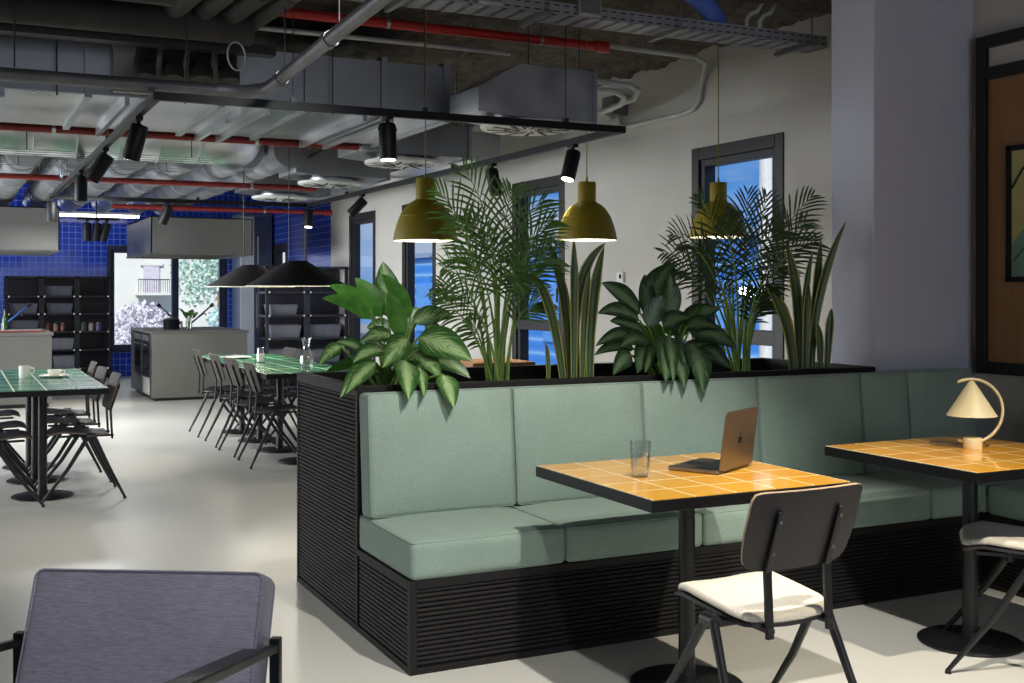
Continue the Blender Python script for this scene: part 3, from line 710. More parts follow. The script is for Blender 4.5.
# ------------------------------------------------------------------ plants
def blade(B,T,w,sag=.25,up=None,fold=.25,nu=6,nv=14,shape='leaf',ctrl=None,twist=0):
    B,T=Vector(B),Vector(T); d=T-B; L=d.length
    Cc=Vector(ctrl) if ctrl else (B+T)/2+Vector((0,0,1))*L*sag
    face=Vector(up) if up else Vector((-.25,-.75,.75))
    pts=[bez(B,Cc,T,j/nv) for j in range(nv+1)]
    def half(t):
        if shape=='leaf': return (math.sin(PI*min(1,t**.75))**.8)*(1-.12*t) if 0<t<1 else 0.001
        return (1-.35*(1-min(1,t*2)))*min(1,((1-t)*3.2))**.6 if t<1 else .001
    m=MB(); rows=[]; prev=None
    for j in range(nv+1):
        t=j/nv; tg=(pts[min(j+1,nv)]-pts[max(j-1,0)]).normalized()
        s=tg.cross(face)
        if s.length<.15 and prev is not None: s=prev
        s=s.normalized()
        if prev is not None and s.dot(prev)<0: s=-s
        if prev is not None: s=(s+prev*.8).normalized()
        prev=s
        if twist: s=Matrix.Rotation(twist*t,3,tg)@s
        n=s.cross(tg).normalized(); hw=max(.0008,half(t)*w/2)
        rows.append((pts[j],s,n,hw,t))
    def f(a,b):
        j=round(b*nv); p,s,n,hw,t=rows[j]; x=2*a-1
        wav=.06*math.sin(9*t+3*x)*abs(x)
        return tuple(p+s*(x*hw)+n*(abs(x)*hw*fold+wav*hw))
    return m.grid(f,nu,nv)
def aglaonema(lab,data,root,mats,extra=0,grp=None):
    r=Vector(root); t=thing('leafy_plant',lab,'plant',root)
    rnd=random.Random(3+extra)
    def put(B,T,w,m):
        B=Vector(B)-r;T=Vector(T)-r
        d=T-B; drooping=d.z<-.05
        # bases sit part-way out from the crown so every blade starts on its own stalk
        up=(-.15,-.8,.55) if not drooping else (-.1,-.95,.3)
        lf=obj('leaf',blade(B,T,w,.12 if d.z>0.05 else (.22 if d.z>-.1 else .12),up,.16),m,t,smooth=True)
        c=Vector((rnd.uniform(-.04,.04),rnd.uniform(-.03,.03),-.05)); mid=(B+c)/2+Vector((0,0,.05))
        obj('stalk',MB().tube([bez(c,mid,B,k/6) for k in range(7)]+[B+d*.06],[.008]*3+[.006]*3+[.005,.003],6),m_stem,lf,smooth=True)
    for B,T,w in data: put(B,T,w*(1.12 if len(mats)>2 else 1.3),(mats[1] if (T[2]-B[2]>.06 and len(mats)>2 and rnd.random()<.7) else mats[0]))
    for k in range(extra):
        a=rnd.uniform(0,2*PI); e=rnd.uniform(-.2,1.0); q=rnd.uniform(.03,.09); L=rnd.uniform(.17,.27)
        B=r+Vector((math.cos(a)*q,math.sin(a)*q*.8,rnd.uniform(.08,.26))); 
        T=B+Vector((math.cos(a)*math.cos(e),math.sin(a)*math.cos(e)*.8,math.sin(e)))*L
        if T.z<1.05: T.z=1.05
        put(B,T,rnd.uniform(.075,.105),rnd.choice(mats))
    return t
aglaonema('large-leaved plant with pale variegated leaves at the open end of the planter',AGL_A,(.27,.98,.955),[m_agl,m_aglg,m_agl],8)
aglaonema('dark large-leaved plant spilling over the middle of the planter',AGL_B,(1.82,1.0,.955),[m_agld,m_aglg],12)
def palm(lab,data,root,m,n_extra,seed):
    r=Vector(root); t=thing('palm_plant',lab,'plant',root); rnd=random.Random(seed)
    def frond(P,sc=1.0):
        P=[Vector(p)-r for p in P]; P[0].z=-.01
        P[0].x+=rnd.uniform(-.03,.03); P[0].y+=rnd.uniform(-.04,.04)
        N=25; pts=[]
        for i in range(N+1):
            u=i/N; pts.append(P[0]*(1-u)**3+P[1]*3*u*(1-u)**2+P[2]*3*u*u*(1-u)+P[3]*u**3)
        st=obj('stem',MB().tube(pts,[.0085-.007*i/N for i in range(N+1)],6),m_stem,t,smooth=True)
        mb=MB(); L=(P[3]-P[0]).length
        S=int(N*(.5 if L>.35 else .25))
        for i in range(S,N+1):
            t_=(i-S)/(N-S); tg=(pts[min(i+1,N)]-pts[i-1]).normalized()
            fr=Vector((-.2,-.8,.4)); s=tg.cross(fr)
            if s.length<.05: s=Vector((1,0,0))
            s.normalize(); n=s.cross(tg)
            ll=sc*min(.23,.36*L)*(math.sin(PI*(.16+.78*t_))**.7)*rnd.uniform(.85,1.1)
            for sg in (-1,1):
                if rnd.random()<.06: continue
                d=(s*sg*(.95-.45*t_)+tg*(.55+.7*t_)+n*rnd.uniform(-.05,.35)).normalized()
                B=pts[i]; T=B+d*ll+Vector((0,0,-.18*ll)); w=.0115
                md=B+d*ll*.5+Vector((0,0,.06*ll)); ss=(T-B).cross(n); 
                if ss.length<1e-5: continue
                ss=ss.normalized()
                vs=[];uv=[]
                for k,(q,h) in enumerate(((0,.25),(.25,.9),(.55,1),(.8,.7),(1,.03))):
                    c=bez(B,md,T,q); vs+=[c-ss*w*h/2,c+n*w*h*.18,c+ss*w*h/2]; uv+=[(0,q),(.5,q),(1,q)]
                mb.add(vs,[(a*3+b,a*3+b+1,a*3+b+4,a*3+b+3) for a in range(4) for b in range(2)],uv)
        obj('frond',mb,m,st,smooth=True)
    for f in data: frond(f)
    for k in range(n_extra):
        a=rnd.uniform(0,2*PI); h=rnd.uniform(.35,.62); o=rnd.uniform(.12,.34)
        b=r+Vector((rnd.uniform(-.04,.04),rnd.uniform(-.05,.05),0)); 
        frond([b,b+Vector((.02*math.cos(a),.02*math.sin(a),h*.7)),b+Vector((o*.4*math.cos(a),o*.4*math.sin(a),h*1.1)),b+Vector((o*math.cos(a),o*.8*math.sin(a),h*rnd.uniform(.9,1.15)))],.9)
palm('tall feathery palm at the left, between variegated plant and first snake plant',PALM_A,(.85,1.06,.955),m_palm,1,5)
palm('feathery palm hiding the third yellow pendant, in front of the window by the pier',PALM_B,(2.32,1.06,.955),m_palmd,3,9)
def snake(lab,data,root):
    r=Vector(root); t=thing('snake_plant',lab,'plant',root)
    for b,m,tp,w in data:
        b=Vector(b)-r;m=Vector(m)-r;tp=Vector(tp)-r; b.z=-.01
        ctrl=m*2-(b+tp)/2
        mb=blade(b,tp,w*.85,up=(-.3,-.9,.1),fold=.3,shape='sword',ctrl=tuple(ctrl),nv=16,twist=random.uniform(-.5,.5))
        obj('leaf',mb,m_snake,t,smooth=True,solid=.003)
snake('tall snake plant with yellow edged leaves, between palm and middle leafy plant',SNAKE_A,(1.22,.88,.955))
snake('tall snake plant with upright leaves at the right end, beside the white pier',SNAKE_B,(2.62,.82,.955))

# ------------------------------------------------------------------ yellow pendants
def pendant(lab,x,y,z):
    t=thing('pendant_lamp',lab,'lamp',(x,y,z),0,'olive yellow bell pendants')
    prof=[(.195,0),(.1945,.012),(.188,.05),(.176,.095),(.160,.138),(.1565,.146),(.1575,.150),(.147,.165),(.125,.2),(.095,.228),(.068,.243),(.060,.250),(.0585,.262),(.0585,.372),(.055,.377)]
    obj('shade',MB().lathe(prof,48,capb=False,capt=True),m_yellow,t,smooth=35)
    obj('inner_shade',MB().lathe([(r-.003,z_) for r,z_ in prof[:-3]],48,capb=False,capt=False),m_inner,t,smooth=40)
    obj('diffuser',MB().lathe([(0,.012),(.186,.012),(.186,.018),(0,.018)],40,capb=False,capt=False),m_glow,t)
    obj('cord',MB().cyl((0,0,.375),(0,0,ZC-z+.03),.0035,n=8),m_yellow,t)
    obj('cord_grip',MB().cyl((0,0,.375),(0,0,.41),.009,.006,12),m_yellow,t,smooth=40)
pendant('yellow bell pendant over the palm at left, largest of three in view',1.04,2.45,1.735)
pendant('yellow bell pendant above the first snake plant, middle of three',2.16,2.45,1.76)
pendant('yellow bell pendant half hidden by the right palm, before the window',3.2,2.45,1.80)
# charcoal cone pendants
def cone(lab,x,y,z):
    t=thing('cone_pendant',lab,'lamp',(x,y,z),0,'charcoal cone pendants over the middle tables')
    obj('shade',MB().lathe([(.425,0),(.425,.006),(.10,.205),(.085,.215),(0,.218)],56,capb=False,capt=False),m_cone,t,smooth=30)
    obj('inner_shade',MB().lathe([(.422,.002),(.098,.198),(0,.2)],56,capb=False,capt=False),m_inner,t,smooth=40)
    obj('rim_ring',MB().tube(circ((0,0,.001),.424,56),.004,6,True),m_inner,t,smooth=True)
    obj('cord',MB().cyl((-.07,0,.21),(-.07,0,ZC-z+.03),.004,n=8),m_black,t)
    obj('stem',MB().cyl((.075,0,.205),(.075,0,.5),.008,n=10),m_black,t,smooth=40)
    obj('bulb',MB().lathe([(0,.02),(.03,.03),(.04,.06),(.03,.09),(.018,.12),(.018,.19)],16),m_glow,t,smooth=True)
cone('charcoal cone pendant over the middle tables, nearer and larger one',1.12,5.6,1.475)
cone('charcoal cone pendant over the middle tables, farther one',1.12,7.28,1.475)

# ------------------------------------------------------------------ track and spots
tk=thing('ceiling_track','large rectangular black light track hung under the ducts','light track',(0,0,0))
X0,X1,Y0,Y1,ZT=-.60,2.14,1.99,8.83,2.415
for nm,p,q in (('rail',(X0-.02,Y0,ZT),(X1+.02,Y0,ZT)),('rail',(X1,Y0,ZT),(X1,Y1,ZT)),('rail',(X0-.02,Y1,ZT),(X1+.02,Y1,ZT)),('rail',(X0,Y0,ZT),(X0,Y1,ZT))):
    obj(nm,MB().bar(p,q,.035,.042),m_track,tk)
for x,y in ((.1,Y0),(.85,Y0),(1.75,Y0),(X0,4.0),(X0,7.0),(X1,4.6),(X1,7.4),(.9,Y1)):
    w=obj('suspension_wire',MB().cyl((x,y,ZT+.02),(x,y,ZC+.03),.003,n=6),m_black,tk); obj('wire_clip',MB().cbox((x,y,ZT+.03),(.03,.03,.03)),m_black,w)
def spot(lab,x,y,d,lit=False,z=ZT-.021,L=.2,r=.049,power=0,grp='black spotlights on the large track',stem=.03):
    t=thing('spotlight',lab,'spotlight',(x,y,z),0,grp)
    d=Vector(d).normalized(); piv=Vector((0,0,-stem-.045))
    obj('adapter',MB().box(-.02,.02,-.04,.04,-.018,0).cyl((0,0,-.018),(0,0,-stem),.012,n=10),m_track,t)
    side=d.cross(Vector((0,1,0)));
    if side.length<.2: side=Vector((1,0,0))
    side.normalize(); a=piv-d*.035; b=a+d*L
    pts=[Vector((0,0,-stem))]+[Vector((0,0,-stem))+(piv-Vector((0,0,-stem)))*k/3+side*(r+.004)*math.sin(PI/2*k/3) for k in (1,2,3)]
    obj('bracket',MB().tube([tuple(p) for p in pts],.006,6).tube([tuple(Vector((2*(0)-p.x,-p.y,p.z)) if False else (Vector((0,0,p.z))-Vector((p.x,p.y,0)))) for p in pts],.006,6),m_track,t)
    h=obj('housing',MB().tube([tuple(a),tuple(a+d*.012),tuple(b-d*.004),tuple(b)],[r*.86,r,r,r*.97],24),m_track,t,smooth=40)
    obj('lens',MB().cyl(tuple(b-d*.002),tuple(b+d*.0015),r*.85,n=24),m_spotglow if lit else m_screen,h)
    if power:
        l=bpy.data.lights.new('spot','SPOT'); l.energy=power; l.spot_size=math.radians(60); l.spot_blend=1; l.color=(1,.9,.76); l.shadow_soft_size=.04
        lo=bpy.data.objects.new('spot_light',l); C.objects.link(lo); lo.parent=t; lo.location=b+d*.02; lo.rotation_euler=d.to_track_quat('-Z','Y').to_euler()
spot('large black spotlight nearest the camera on the left track rail',X0,2.62,(-.25,.12,-1),power=40)
spot('black spotlight tilted left, second from the near end of the left track rail',X0,4.15,(-.55,.27,-.9),power=55)
spot('black spotlight pointing straight down, third on the left track rail',X0,5.75,(0,.05,-1),power=55)
spot('black spotlight at the far left corner of the track',X0,8.75,(0,.0,-1),power=40)
spot('black spotlight tilted left on the far track rail above the steel hood',.58,Y1,(-.35,.2,-1),power=40)
spot('lit black spotlight at the far right corner of the track, above the cone pendants',X1-.02,8.72,(-.1,-.2,-1),True,power=40)
spot('lit black spotlight hanging from the front track rail, above left pendant',.63,Y0,(0,-.08,-1),True,power=60)
spot('lit black spotlight at the front right of the track, over the middle pendant',X1,2.6,(-.32,-.12,-1),True,power=60)
spot('black spotlight behind the palm top on the right track rail',X1,3.85,(.3,.1,-1),power=90)
spot('black spotlight tilted left on the right track rail, above the second window from the shelf',X1,6.9,(-.5,.3,-.6),power=60)
kt=thing('kitchen_track','short black light track on a drop rod in the kitchen','light track',(0,0,0))
obj('rail',MB().bar((-.15,11.0,2.33),(.35,11.0,2.33),.035,.035),m_track,kt); obj('drop_rod',MB().cyl((.08,11,2.34),(.08,11,ZC+.03),.008,n=8),m_track,kt)
for x,dx,l in ((-.03,0,'leftmost of three clustered black spotlights in the kitchen'),(.09,-.1,'middle one of three clustered black spotlights in the kitchen'),(.2,-.25,'rightmost of three clustered black spotlights in the kitchen')):
    spot(l,x,11,(dx,.1,-1),z=2.312,L=.22,r=.05,grp='clustered kitchen spotlights',power=30)

# ------------------------------------------------------------------ ducts, pipes and trays under the ceiling
def rod(o,x,y,z,r=.004): obj('hanger_rod',MB().cyl((x,y,z),(x,y,ZC+.03),r,n=6),m_darksteel,o)
dk=thing('rectangular_air_duct','wide flat rectangular metal air duct crossing the room','air duct')
obj('body',MB().box(-5,1.42,2.95,4.36,2.56,2.90),m_galvdull,dk)  # duller metal puts the dim light on the front face into its colour
for x in (-3.4,-2.3,-1.6,-.83,-.08,.45,.95,1.38): obj('flange',MB().box(x-.02,x+.02,2.925,4.385,2.535,2.925),m_galvdull,dk)
for x in (-1.35,-1.28,-.62,-.5,.05,.2,.82,1.0,-2.2): obj('support_rail',MB().box(x-.013,x+.013,2.93,4.42,2.505,2.56),m_galv,dk)
obj('lit_underside',MB().box(-4.99,1.41,2.96,4.35,2.556,2.561),m_galv,dk)  # brighter sheet on the same duct: light from below put into the metal colour
for x in (-1.0,-.3,.6): rod(dk,x,2.9,2.53)
def plenum(lab,y,x0,x1,z0,z1,mat,dep=.62):
    t=thing('air_plenum',lab,'air duct',(0,y,0),0,'diffuser plenum boxes')
    pr=[(x0,z1-.16),(x0,z0+.02),(x0+.25,z0),(x1,z0),(x1,z1),(x0+.28,z1)]
    mb=MB(); n=len(pr); vs=[(a,-dep/2,b) for a,b in pr]+[(a,dep/2,b) for a,b in pr]
    mb.add(vs,[tuple(range(n)),tuple(range(2*n-1,n-1,-1))]+[(i,n+i,n+(i+1)%n,(i+1)%n) for i in range(n)]); obj('body',mb,mat,t,bevel=.004)
    obj('seam_flange',MB().box(x1-.012,x1+.012,-dep/2-.015,dep/2+.015,z0-.015,z1+.015),mat,t)
    obj('neck',MB().cyl((1.72,0,z0-.03),(1.72,0,z0+.02),.2,n=32),m_galv,t,smooth=40)
    for x in (x0+.35,x1-.1): rod(t,x,-dep/2+.02,z1)
m_plen=metal('plenum_sheet',(.42,.43,.45),.38,.15,None,4)
plenum('large metal plenum box above the front round ceiling diffuser',2.52,1.32,2.13,2.5,2.83,m_plen,.44)
plenum('dark metal plenum box above the second round ceiling diffuser',4.72,1.3,2.2,2.5,2.75,m_galvdull)
plenum('dark metal plenum box above the third round ceiling diffuser',6.6,1.3,2.2,2.5,2.75,m_galvdull)
plenum('dark metal plenum box above the farthest round ceiling diffuser',8.5,1.3,2.2,2.5,2.75,m_galvdull)
bd=thing('branch_duct','rectangular branch duct running back along the right wall','air duct')
obj('body',MB().box(2.35,2.85,5.2,11,2.6,2.82),m_galv,bd)
for y in (5.25,7,8.5,10): obj('flange',MB().box(2.33,2.87,y-.02,y+.02,2.58,2.84),m_galv,bd)
for y in (6,9): rod(bd,2.38,y,2.8); rod(bd,2.82,y,2.8)
m_slot=plain('diffuser_slots',sr(28,30,32),.6)
def diffuser(lab,x,y,z):
    t=thing('ceiling_diffuser',lab,'air vent',(x,y,z),0,'round white swirl diffusers')
    obj('plate',MB().lathe([(0,0),(.27,0),(.295,.006),(.30,.014),(.30,.03),(0,.03)],48,capb=False,capt=False),m_white,t,smooth=30)
    mb=MB()
    for k in range(24):
        q=2*PI*k/24; r0,r1=(.06,.155) if k%2 else (.11,.25)
        if k%2==0: r0,r1=.13,.255
        a=(r0*math.cos(q),r0*math.sin(q),-.001); b=(r1*math.cos(q+.12),r1*math.sin(q+.12),-.001)
        mb.bar(a,b,.014 if k%2 else .02,.004)
    obj('slots',mb,m_slot,t)
    obj('hub',MB().cyl((0,0,-.006),(0,0,.0),.03,n=20),m_white,t,smooth=40)
for y,l in ((2.38,'round white swirl ceiling diffuser nearest the camera, under the large plenum'),(4.6,'round white swirl ceiling diffuser, second from the camera'),(6.55,'round white swirl ceiling diffuser, third from the camera'),(8.4,'round white swirl ceiling diffuser farthest from the camera')):
    diffuser(l,1.7,y,2.435)
def spiral(p0,p1,r,pitch=.09):
    p0,p1=Vector(p0),Vector(p1); L=(p1-p0).length; n=int(L/pitch); pts=[];rs=[]
    for i in range(n+1):
        for f,k in ((0,1.0),(.04,1.025),(.08,1.0)):
            u=min(1,(i+f)/n); pts.append(p0+(p1-p0)*u); rs.append(r*k)
    return MB().tube(pts,rs,28)
sd=thing('round_air_duct','big bright spiral foil air duct running across behind the flat duct','air duct')
obj('body',spiral((-5,5.55,2.74),(.25,5.55,2.74),.27,.3),m_foil,sd,smooth=30)
el=[(.25,5.55,2.74)]+[(.25+.35*math.sin(q),5.55+.35-.35*math.cos(q),2.74) for q in [PI/2*k/6 for k in range(1,7)]]
obj('elbow',MB().tube(el,.272,28),m_foil,sd,smooth=60)
for x in (-2.4,-1.2,-.2): rod(sd,x,5.28,2.74)
for i,x in enumerate([-2.3,-1.85,-1.4,-.95,-.5,-.05,.4,.85,1.2]):
    t=thing('foil_duct',['leftmost','second','third','fourth','fifth','sixth','seventh','eighth','rightmost'][i]+' of the parallel foil air ducts running towards the kitchen, counted from the left','air duct',(x,0,0),0,'parallel foil ducts')
    y0=7.1-.12*(i%2) if i<6 else 6.6-.25*(i-6)
    obj('body',spiral((0,y0,2.70),(0,13.2,2.70),.155,.42),m_foil,t,smooth=30)
    obj('collar',MB().cyl((0,y0-.03,2.7),(0,y0+.1,2.7),.165,n=28),m_galv,t,smooth=40)
    for y in (7.4,9.4,11.5): obj('strap',MB().tube([(math.cos(q)*.162,y,2.7+math.sin(q)*.162) for q in [PI*k/12+PI for k in range(13)]],.006,6).cyl((-.162,y,2.7),(-.162,y,ZC+.03),.004,n=6).cyl((.162,y,2.7),(.162,y,ZC+.03),.004,n=6),m_galvdull,t)
mg=thing('cable_basket','flat wire mesh cable basket under the spiral duct','cable tray')
mb=MB()
for k in range(9): mb.cyl((-5,4.85+.14*k,2.44),(.3,4.85+.14*k,2.44),.0025,n=5)
for k in range(28): mb.cyl((-5+.195*k,4.85,2.443),(-5+.195*k,5.97,2.443),.0025,n=5)
obj('mesh',mb,m_galvdull,mg)
for x in (-2.8,-1.05,0.1): rod(mg,x,4.85,2.44); rod(mg,x,5.97,2.44)
def redpipe(lab,pts,r,clamps,m_red=m_redd):
    t=thing('sprinkler_pipe',lab,'pipe',(0,0,0),0,'red sprinkler pipes')
    obj('pipe',MB().tube(pts,r,16),m_red,t,smooth=60)
    obj('end_coupling',MB().cyl(Vector(pts[-1])-Vector((.07,0,0)),Vector(pts[-1])+Vector((.02,0,0)),r*1.35,n=16),m_red,t,smooth=40)
    for x in clamps:
        c=obj('clamp',MB().cyl((x-.012,pts[0][1],pts[0][2]),(x+.012,pts[0][1],pts[0][2]),r*1.15,n=16),m_galv,t,smooth=40)
        obj('hanger_rod',MB().cyl((x,pts[0][1],pts[0][2]+r),(x,pts[0][1],ZC+.03),.004,n=6),m_galvdull,c)
redpipe('red sprinkler pipe crossing left to right behind the flat duct',[(-5,4.47,2.545),(1.75,4.47,2.545)],.027,(-.9,.5,1.3))
redpipe('red sprinkler pipe crossing in front of the foil ducts',[(-5,7.6,2.5),(1.85,7.6,2.5)],.027,(-.6,1.2))
redpipe('red sprinkler pipe farthest back above the steel hood',[(.28,11.1,2.5),(3.1,11.1,2.5)],.03,(.9,2.2))
redpipe('bright red sprinkler pipe close to the ceiling at top centre',[(-.6,2.6,3.06),(2.38,2.6,3.06)],.03,(.85,1.9),m_red)
gp=thing('drain_pipe','grey drain pipe with an elbow hung at the top left','pipe')
obj('pipe',MB().tube([(-5,2.2,2.5),(-.19,2.17,2.5),(-.09,2.14,2.505),(-.025,2.06,2.51),(-.01,1.95,2.52),(.01,.3,2.6),(.03,-1.6,2.69)],.033,18),m_greypipe,gp,smooth=60)
for p,q in (((-.008,1.86,2.524),(-.007,1.80,2.527)),((.001,1.05,2.563),(.002,.99,2.566)),((-.27,2.172,2.5),(-.21,2.17,2.5))): obj('coupling',MB().cyl(p,q,.039,n=18),m_greypipe,gp,smooth=40)
for x,y,z in ((-1.25,2.19,2.54),(-.42,2.17,2.54),(-.008,1.75,2.56),(.01,.9,2.6)): rod(gp,x,y,z)
lg=thing('lagged_pipe','thick dark lagged pipe crossing the top left corner','pipe')
obj('pipe',MB().tube([(-5,2.3,2.87),(-.05,2.3,2.87)],.088,20),m_insul,lg,smooth=60)
for x in (-2.6,-1.1,-.4): rod(lg,x,2.3,2.95)
lg=thing('lagged_pipe','dark lagged pipe along the ceiling above the thick one','pipe')
obj('pipe',MB().tube([(-5,1.75,2.93),(-.55,1.75,2.93)],.11,20),m_insul,lg,smooth=60)
be=thing('steel_channel','dark steel channel below the lagged pipe at top left','beam'); obj('channel',MB().box(-5,.12,2.42,2.52,2.765,2.78).box(-5,.12,2.42,2.428,2.78,2.82),m_darksteel,be)
for x in (-2,-.1): rod(be,x,2.47,2.77)
for i,(x,r) in enumerate(((-.50,.062),(-.35,.058),(-.20,.062),(-.05,.055))):
    t=thing('lagged_bend_pipe',['leftmost','second','third','rightmost'][i]+' of four bent dark lagged pipes at top left','pipe',(0,0,0),0,'bent lagged pipes')
    y2=2.72-.03*i
    obj('pipe',MB().tube([(x+.25,-.3,3.02),(x+.17,.7,2.98),(x+.06,1.7,2.93),(x+.02,2.35,2.93),(x,y2,2.92),(x-.01,y2+.13,2.88),(x-.02,y2+.16,2.82),(x-.03,y2+.14,2.74),(x-.05,y2+.05,2.68),(x-.07,y2-.12,2.66),(x-.08,y2-.16,2.63),(x-.08,y2-.17,2.60)],r,16),m_insul,t,smooth=60)
    obj('joint_band',MB().cyl((x+.055,1.72,2.93),(x+.062,1.66,2.932),r*1.06,n=16),m_insul,t,smooth=40)
for i,(u,l) in enumerate((((-.17,2.12,2.66),'white cable loop hanging from the lower bent pipes'),((-.12,1.2,2.86),'white cable loop hanging at the top edge from the bent pipes'))):
    o=obj('cable_loop',MB().tube([(u[0]+.06*math.cos(q)*.9,u[1]+.03*math.cos(q),u[2]+.075*math.sin(q)+.02) for q in [2*PI*k/24 for k in range(24)]],.005,6,True),m_conduit,smooth=True); tag(o,l,'cable')
mc=thing('control_box','pale grey control box with a small warning sticker at top left','box'); obj('housing',MB().box(-.70,-.08,2.86,2.93,2.57,2.86),plain('pale_grey_box',sr(150,150,146),.5),mc,bevel=.006)
obj('warning_sticker',MB().add([(-.56,2.857,2.60),(-.49,2.857,2.60),(-.525,2.857,2.66)],[(0,1,2)]),plain('sticker_yellow',sr(210,190,40),.5),mc)
tr=thing('cable_tray','perforated grey metal cable tray below the ceiling at the top right','cable tray')
m_traym=plain('tray_zinc',sr(150,150,156),.4,.4)
mb=MB().box(-.4,3.32,1.498,1.501,2.938,3.004).box(-.4,3.32,1.699,1.702,2.938,3.004)
for k in range(8): mb.box(-.4,3.32,1.5+.0272*k,1.5+.0272*k+.018,2.936,2.939)
for k in range(38): mb.box(-.4+.1*k,-.4+.1*k+.03,1.5,1.7,2.936,2.9395)
for k in range(62): mb.box(-.39+.06*k,-.39+.06*k+.034,1.4965,1.498,2.984,2.991,1); mb.box(-.39+.06*k,-.39+.06*k+.034,1.4965,1.498,2.950,2.957,1)
obj('tray',mb,[m_traym,m_darksteel],tr)
for x in (.55,1.35,2.2,3.15):
    obj('support_arm',MB().bar((x,1.42,2.925),(x,1.78,2.925),.03,.022),m_greypipe,tr); obj('hanger_rod',MB().cyl((x,1.44,2.93),(x,1.44,ZC+.03),.005,n=6).cyl((x,1.76,2.93),(x,1.76,ZC+.03),.005,n=6),m_greypipe,tr)
for x,l in ((1.02,'grey junction box on the cable tray, left one'),(1.62,'grey junction box on the cable tray, right one')):
    t=thing('junction_box',l,'box',(x,1.485,2.99)); obj('housing',MB().box(-.07,.07,-.02,.01,-.045,.075),plain('box_grey',sr(150,152,156),.5),t,bevel=.004); obj('cover',MB().box(-.06,.06,-.024,-.02,-.035,.065),m_greypipe,t)
for k in range(3):
    o=obj('conduit',MB().tube([(-.6,2.74+.045*k,2.985+.012*k),(1.75,2.74+.045*k,2.985+.012*k)],.014,10),m_conduit,smooth=True); tag(o,'white conduit of the parallel bundle below the ceiling','pipe','bundled white conduits')
o=obj('conduit',MB().tube([(2.42,2.6,3.07),(3.2,2.72,3.09),(3.34,2.8,3.07),(3.4,2.9,3.02),(3.41,2.95,2.94),(3.41,2.97,2.84),(3.41,3.05,2.78),(3.41,3.2,2.765),(3.41,3.95,2.77),(3.41,4.06,2.79),(3.41,4.1,2.86),(3.41,4.1,2.95)],.018,12),m_conduit,smooth=True); tag(o,'pale conduit looping down the right wall from the red pipe','pipe')
for k,l in ((0,'upper white conduit curving out behind the large plenum box'),(1,'lower white conduit curving out behind the large plenum box')):
    o=obj('conduit',MB().tube([(2.15,3.05,2.93-.06*k),(2.95-.12*k,3.2,2.95-.06*k),(3.08-.12*k,3.28,2.93-.06*k),(3.12-.12*k,3.4,2.89-.05*k),(3.1-.1*k,3.7,2.87-.05*k),(3.3,4.05,2.9-.06*k)],.022,12),m_conduit,smooth=True); tag(o,l,'pipe')
jb=thing('junction_box','grey junction box on the right wall where the conduits meet','box',(3.36,4.1,2.95)); obj('housing',MB().box(-.05,.08,-.1,.1,-.08,.08),m_greypipe,jb,bevel=.005); obj('cover',MB().box(-.056,-.05,-.09,.09,-.07,.07),m_greypipe,jb)
bp=thing('water_pipe','blue plastic pipe elbow above the cable tray at the top','pipe')
obj('pipe',MB().tube([(2.05,1.25,3.12),(2.3,1.4,3.10),(2.5,1.55,3.06),(2.56,1.6,3.03),(2.57,1.63,2.98)],.062,16),m_bluepipe,bp,smooth=60); obj('collar',MB().cyl((2.565,1.615,3.01),(2.57,1.63,2.975),.072,n=16),m_greypipe,bp,smooth=40)
for i,(x,l) in enumerate(((2.78,'left bent conduit above the end of the cable tray'),(2.88,'right bent conduit above the end of the cable tray'))):
    o=obj('conduit',MB().tube([(x,1.6,2.98),(x,1.6,3.07),(x+.03,1.6,3.11),(x+.08,1.6,3.13),(x+.12,1.6,3.19)],.014,10),m_conduit,smooth=True); tag(o,l,'pipe')

# ------------------------------------------------------------------ kitchen
def hood(lab,x0,x1,y0,y1,z0,z1):
    t=thing('extractor_hood',lab,'cooker hood',(0,0,0),0)
    mb=MB().box(x0,x1,y0,y0+.015,z0,z1).box(x0,x1,y1-.015,y1,z0,z1).box(x0,x0+.015,y0,y1,z0,z1).box(x1-.015,x1,y0,y1,z0,z1).box(x0,x1,y0,y1,z1-.015,z1)
    obj('canopy',mb,m_steeldark,t)
    obj('lip',MB().box(x0-.01,x1+.01,y0-.01,y0+.02,z0-.02,z0+.0).box(x0-.01,x1+.01,y1-.02,y1+.01,z0-.02,z0).box(x0-.01,x0+.02,y0,y1,z0-.02,z0).box(x1-.02,x1+.01,y0,y1,z0-.02,z0),m_steel,t)
    n=int((x1-x0)/.42)
    for k in range(n):
        a=x0+.03+(x1-x0-.06)*k/n; f=obj('grease_filter',MB().box(a+.01,a+(x1-x0-.06)/n-.01,y0+.25,y1-.25,z0+.05,z0+.07),m_steel,t)
    obj('light_strip',MB().box(x0+.1,x1-.1,y0+.08,y0+.16,z0+.03,z0+.05),emit('hood_light',(.9,1,1),9) if 'hood_light' not in bpy.data.materials else bpy.data.materials['hood_light'],t)
    for a in (x0+.12,x1-.12):
        for b in (y0+.1,y1-.1): obj('hanger_rod',MB().cyl((a,b,z1-.01),(a,b,ZC+.03),.008,n=8),m_steel,t)
hood('steel extractor hood over the far left kitchen counter',-2.6,-.33,11.2,12.9,1.94,2.47)
hood('steel extractor hood over the oven island in the middle',.77,2.08,11.25,13.5,1.93,2.40)
i1=thing('kitchen_island','pale steel kitchen counter at far left, partly cut by the frame','kitchen island')
obj('body',MB().box(-2.6,-.42,11.2,12.7,.05,.885),m_steel,i1); obj('plinth',MB().box(-2.58,-.45,11.25,12.65,0,.05),m_dark,i1); obj('worktop',MB().box(-2.62,-.40,11.18,12.72,.885,.925),m_steel,i1,bevel=.003)
i2=thing('kitchen_island','steel kitchen island with two built in ovens on its left side','kitchen island')
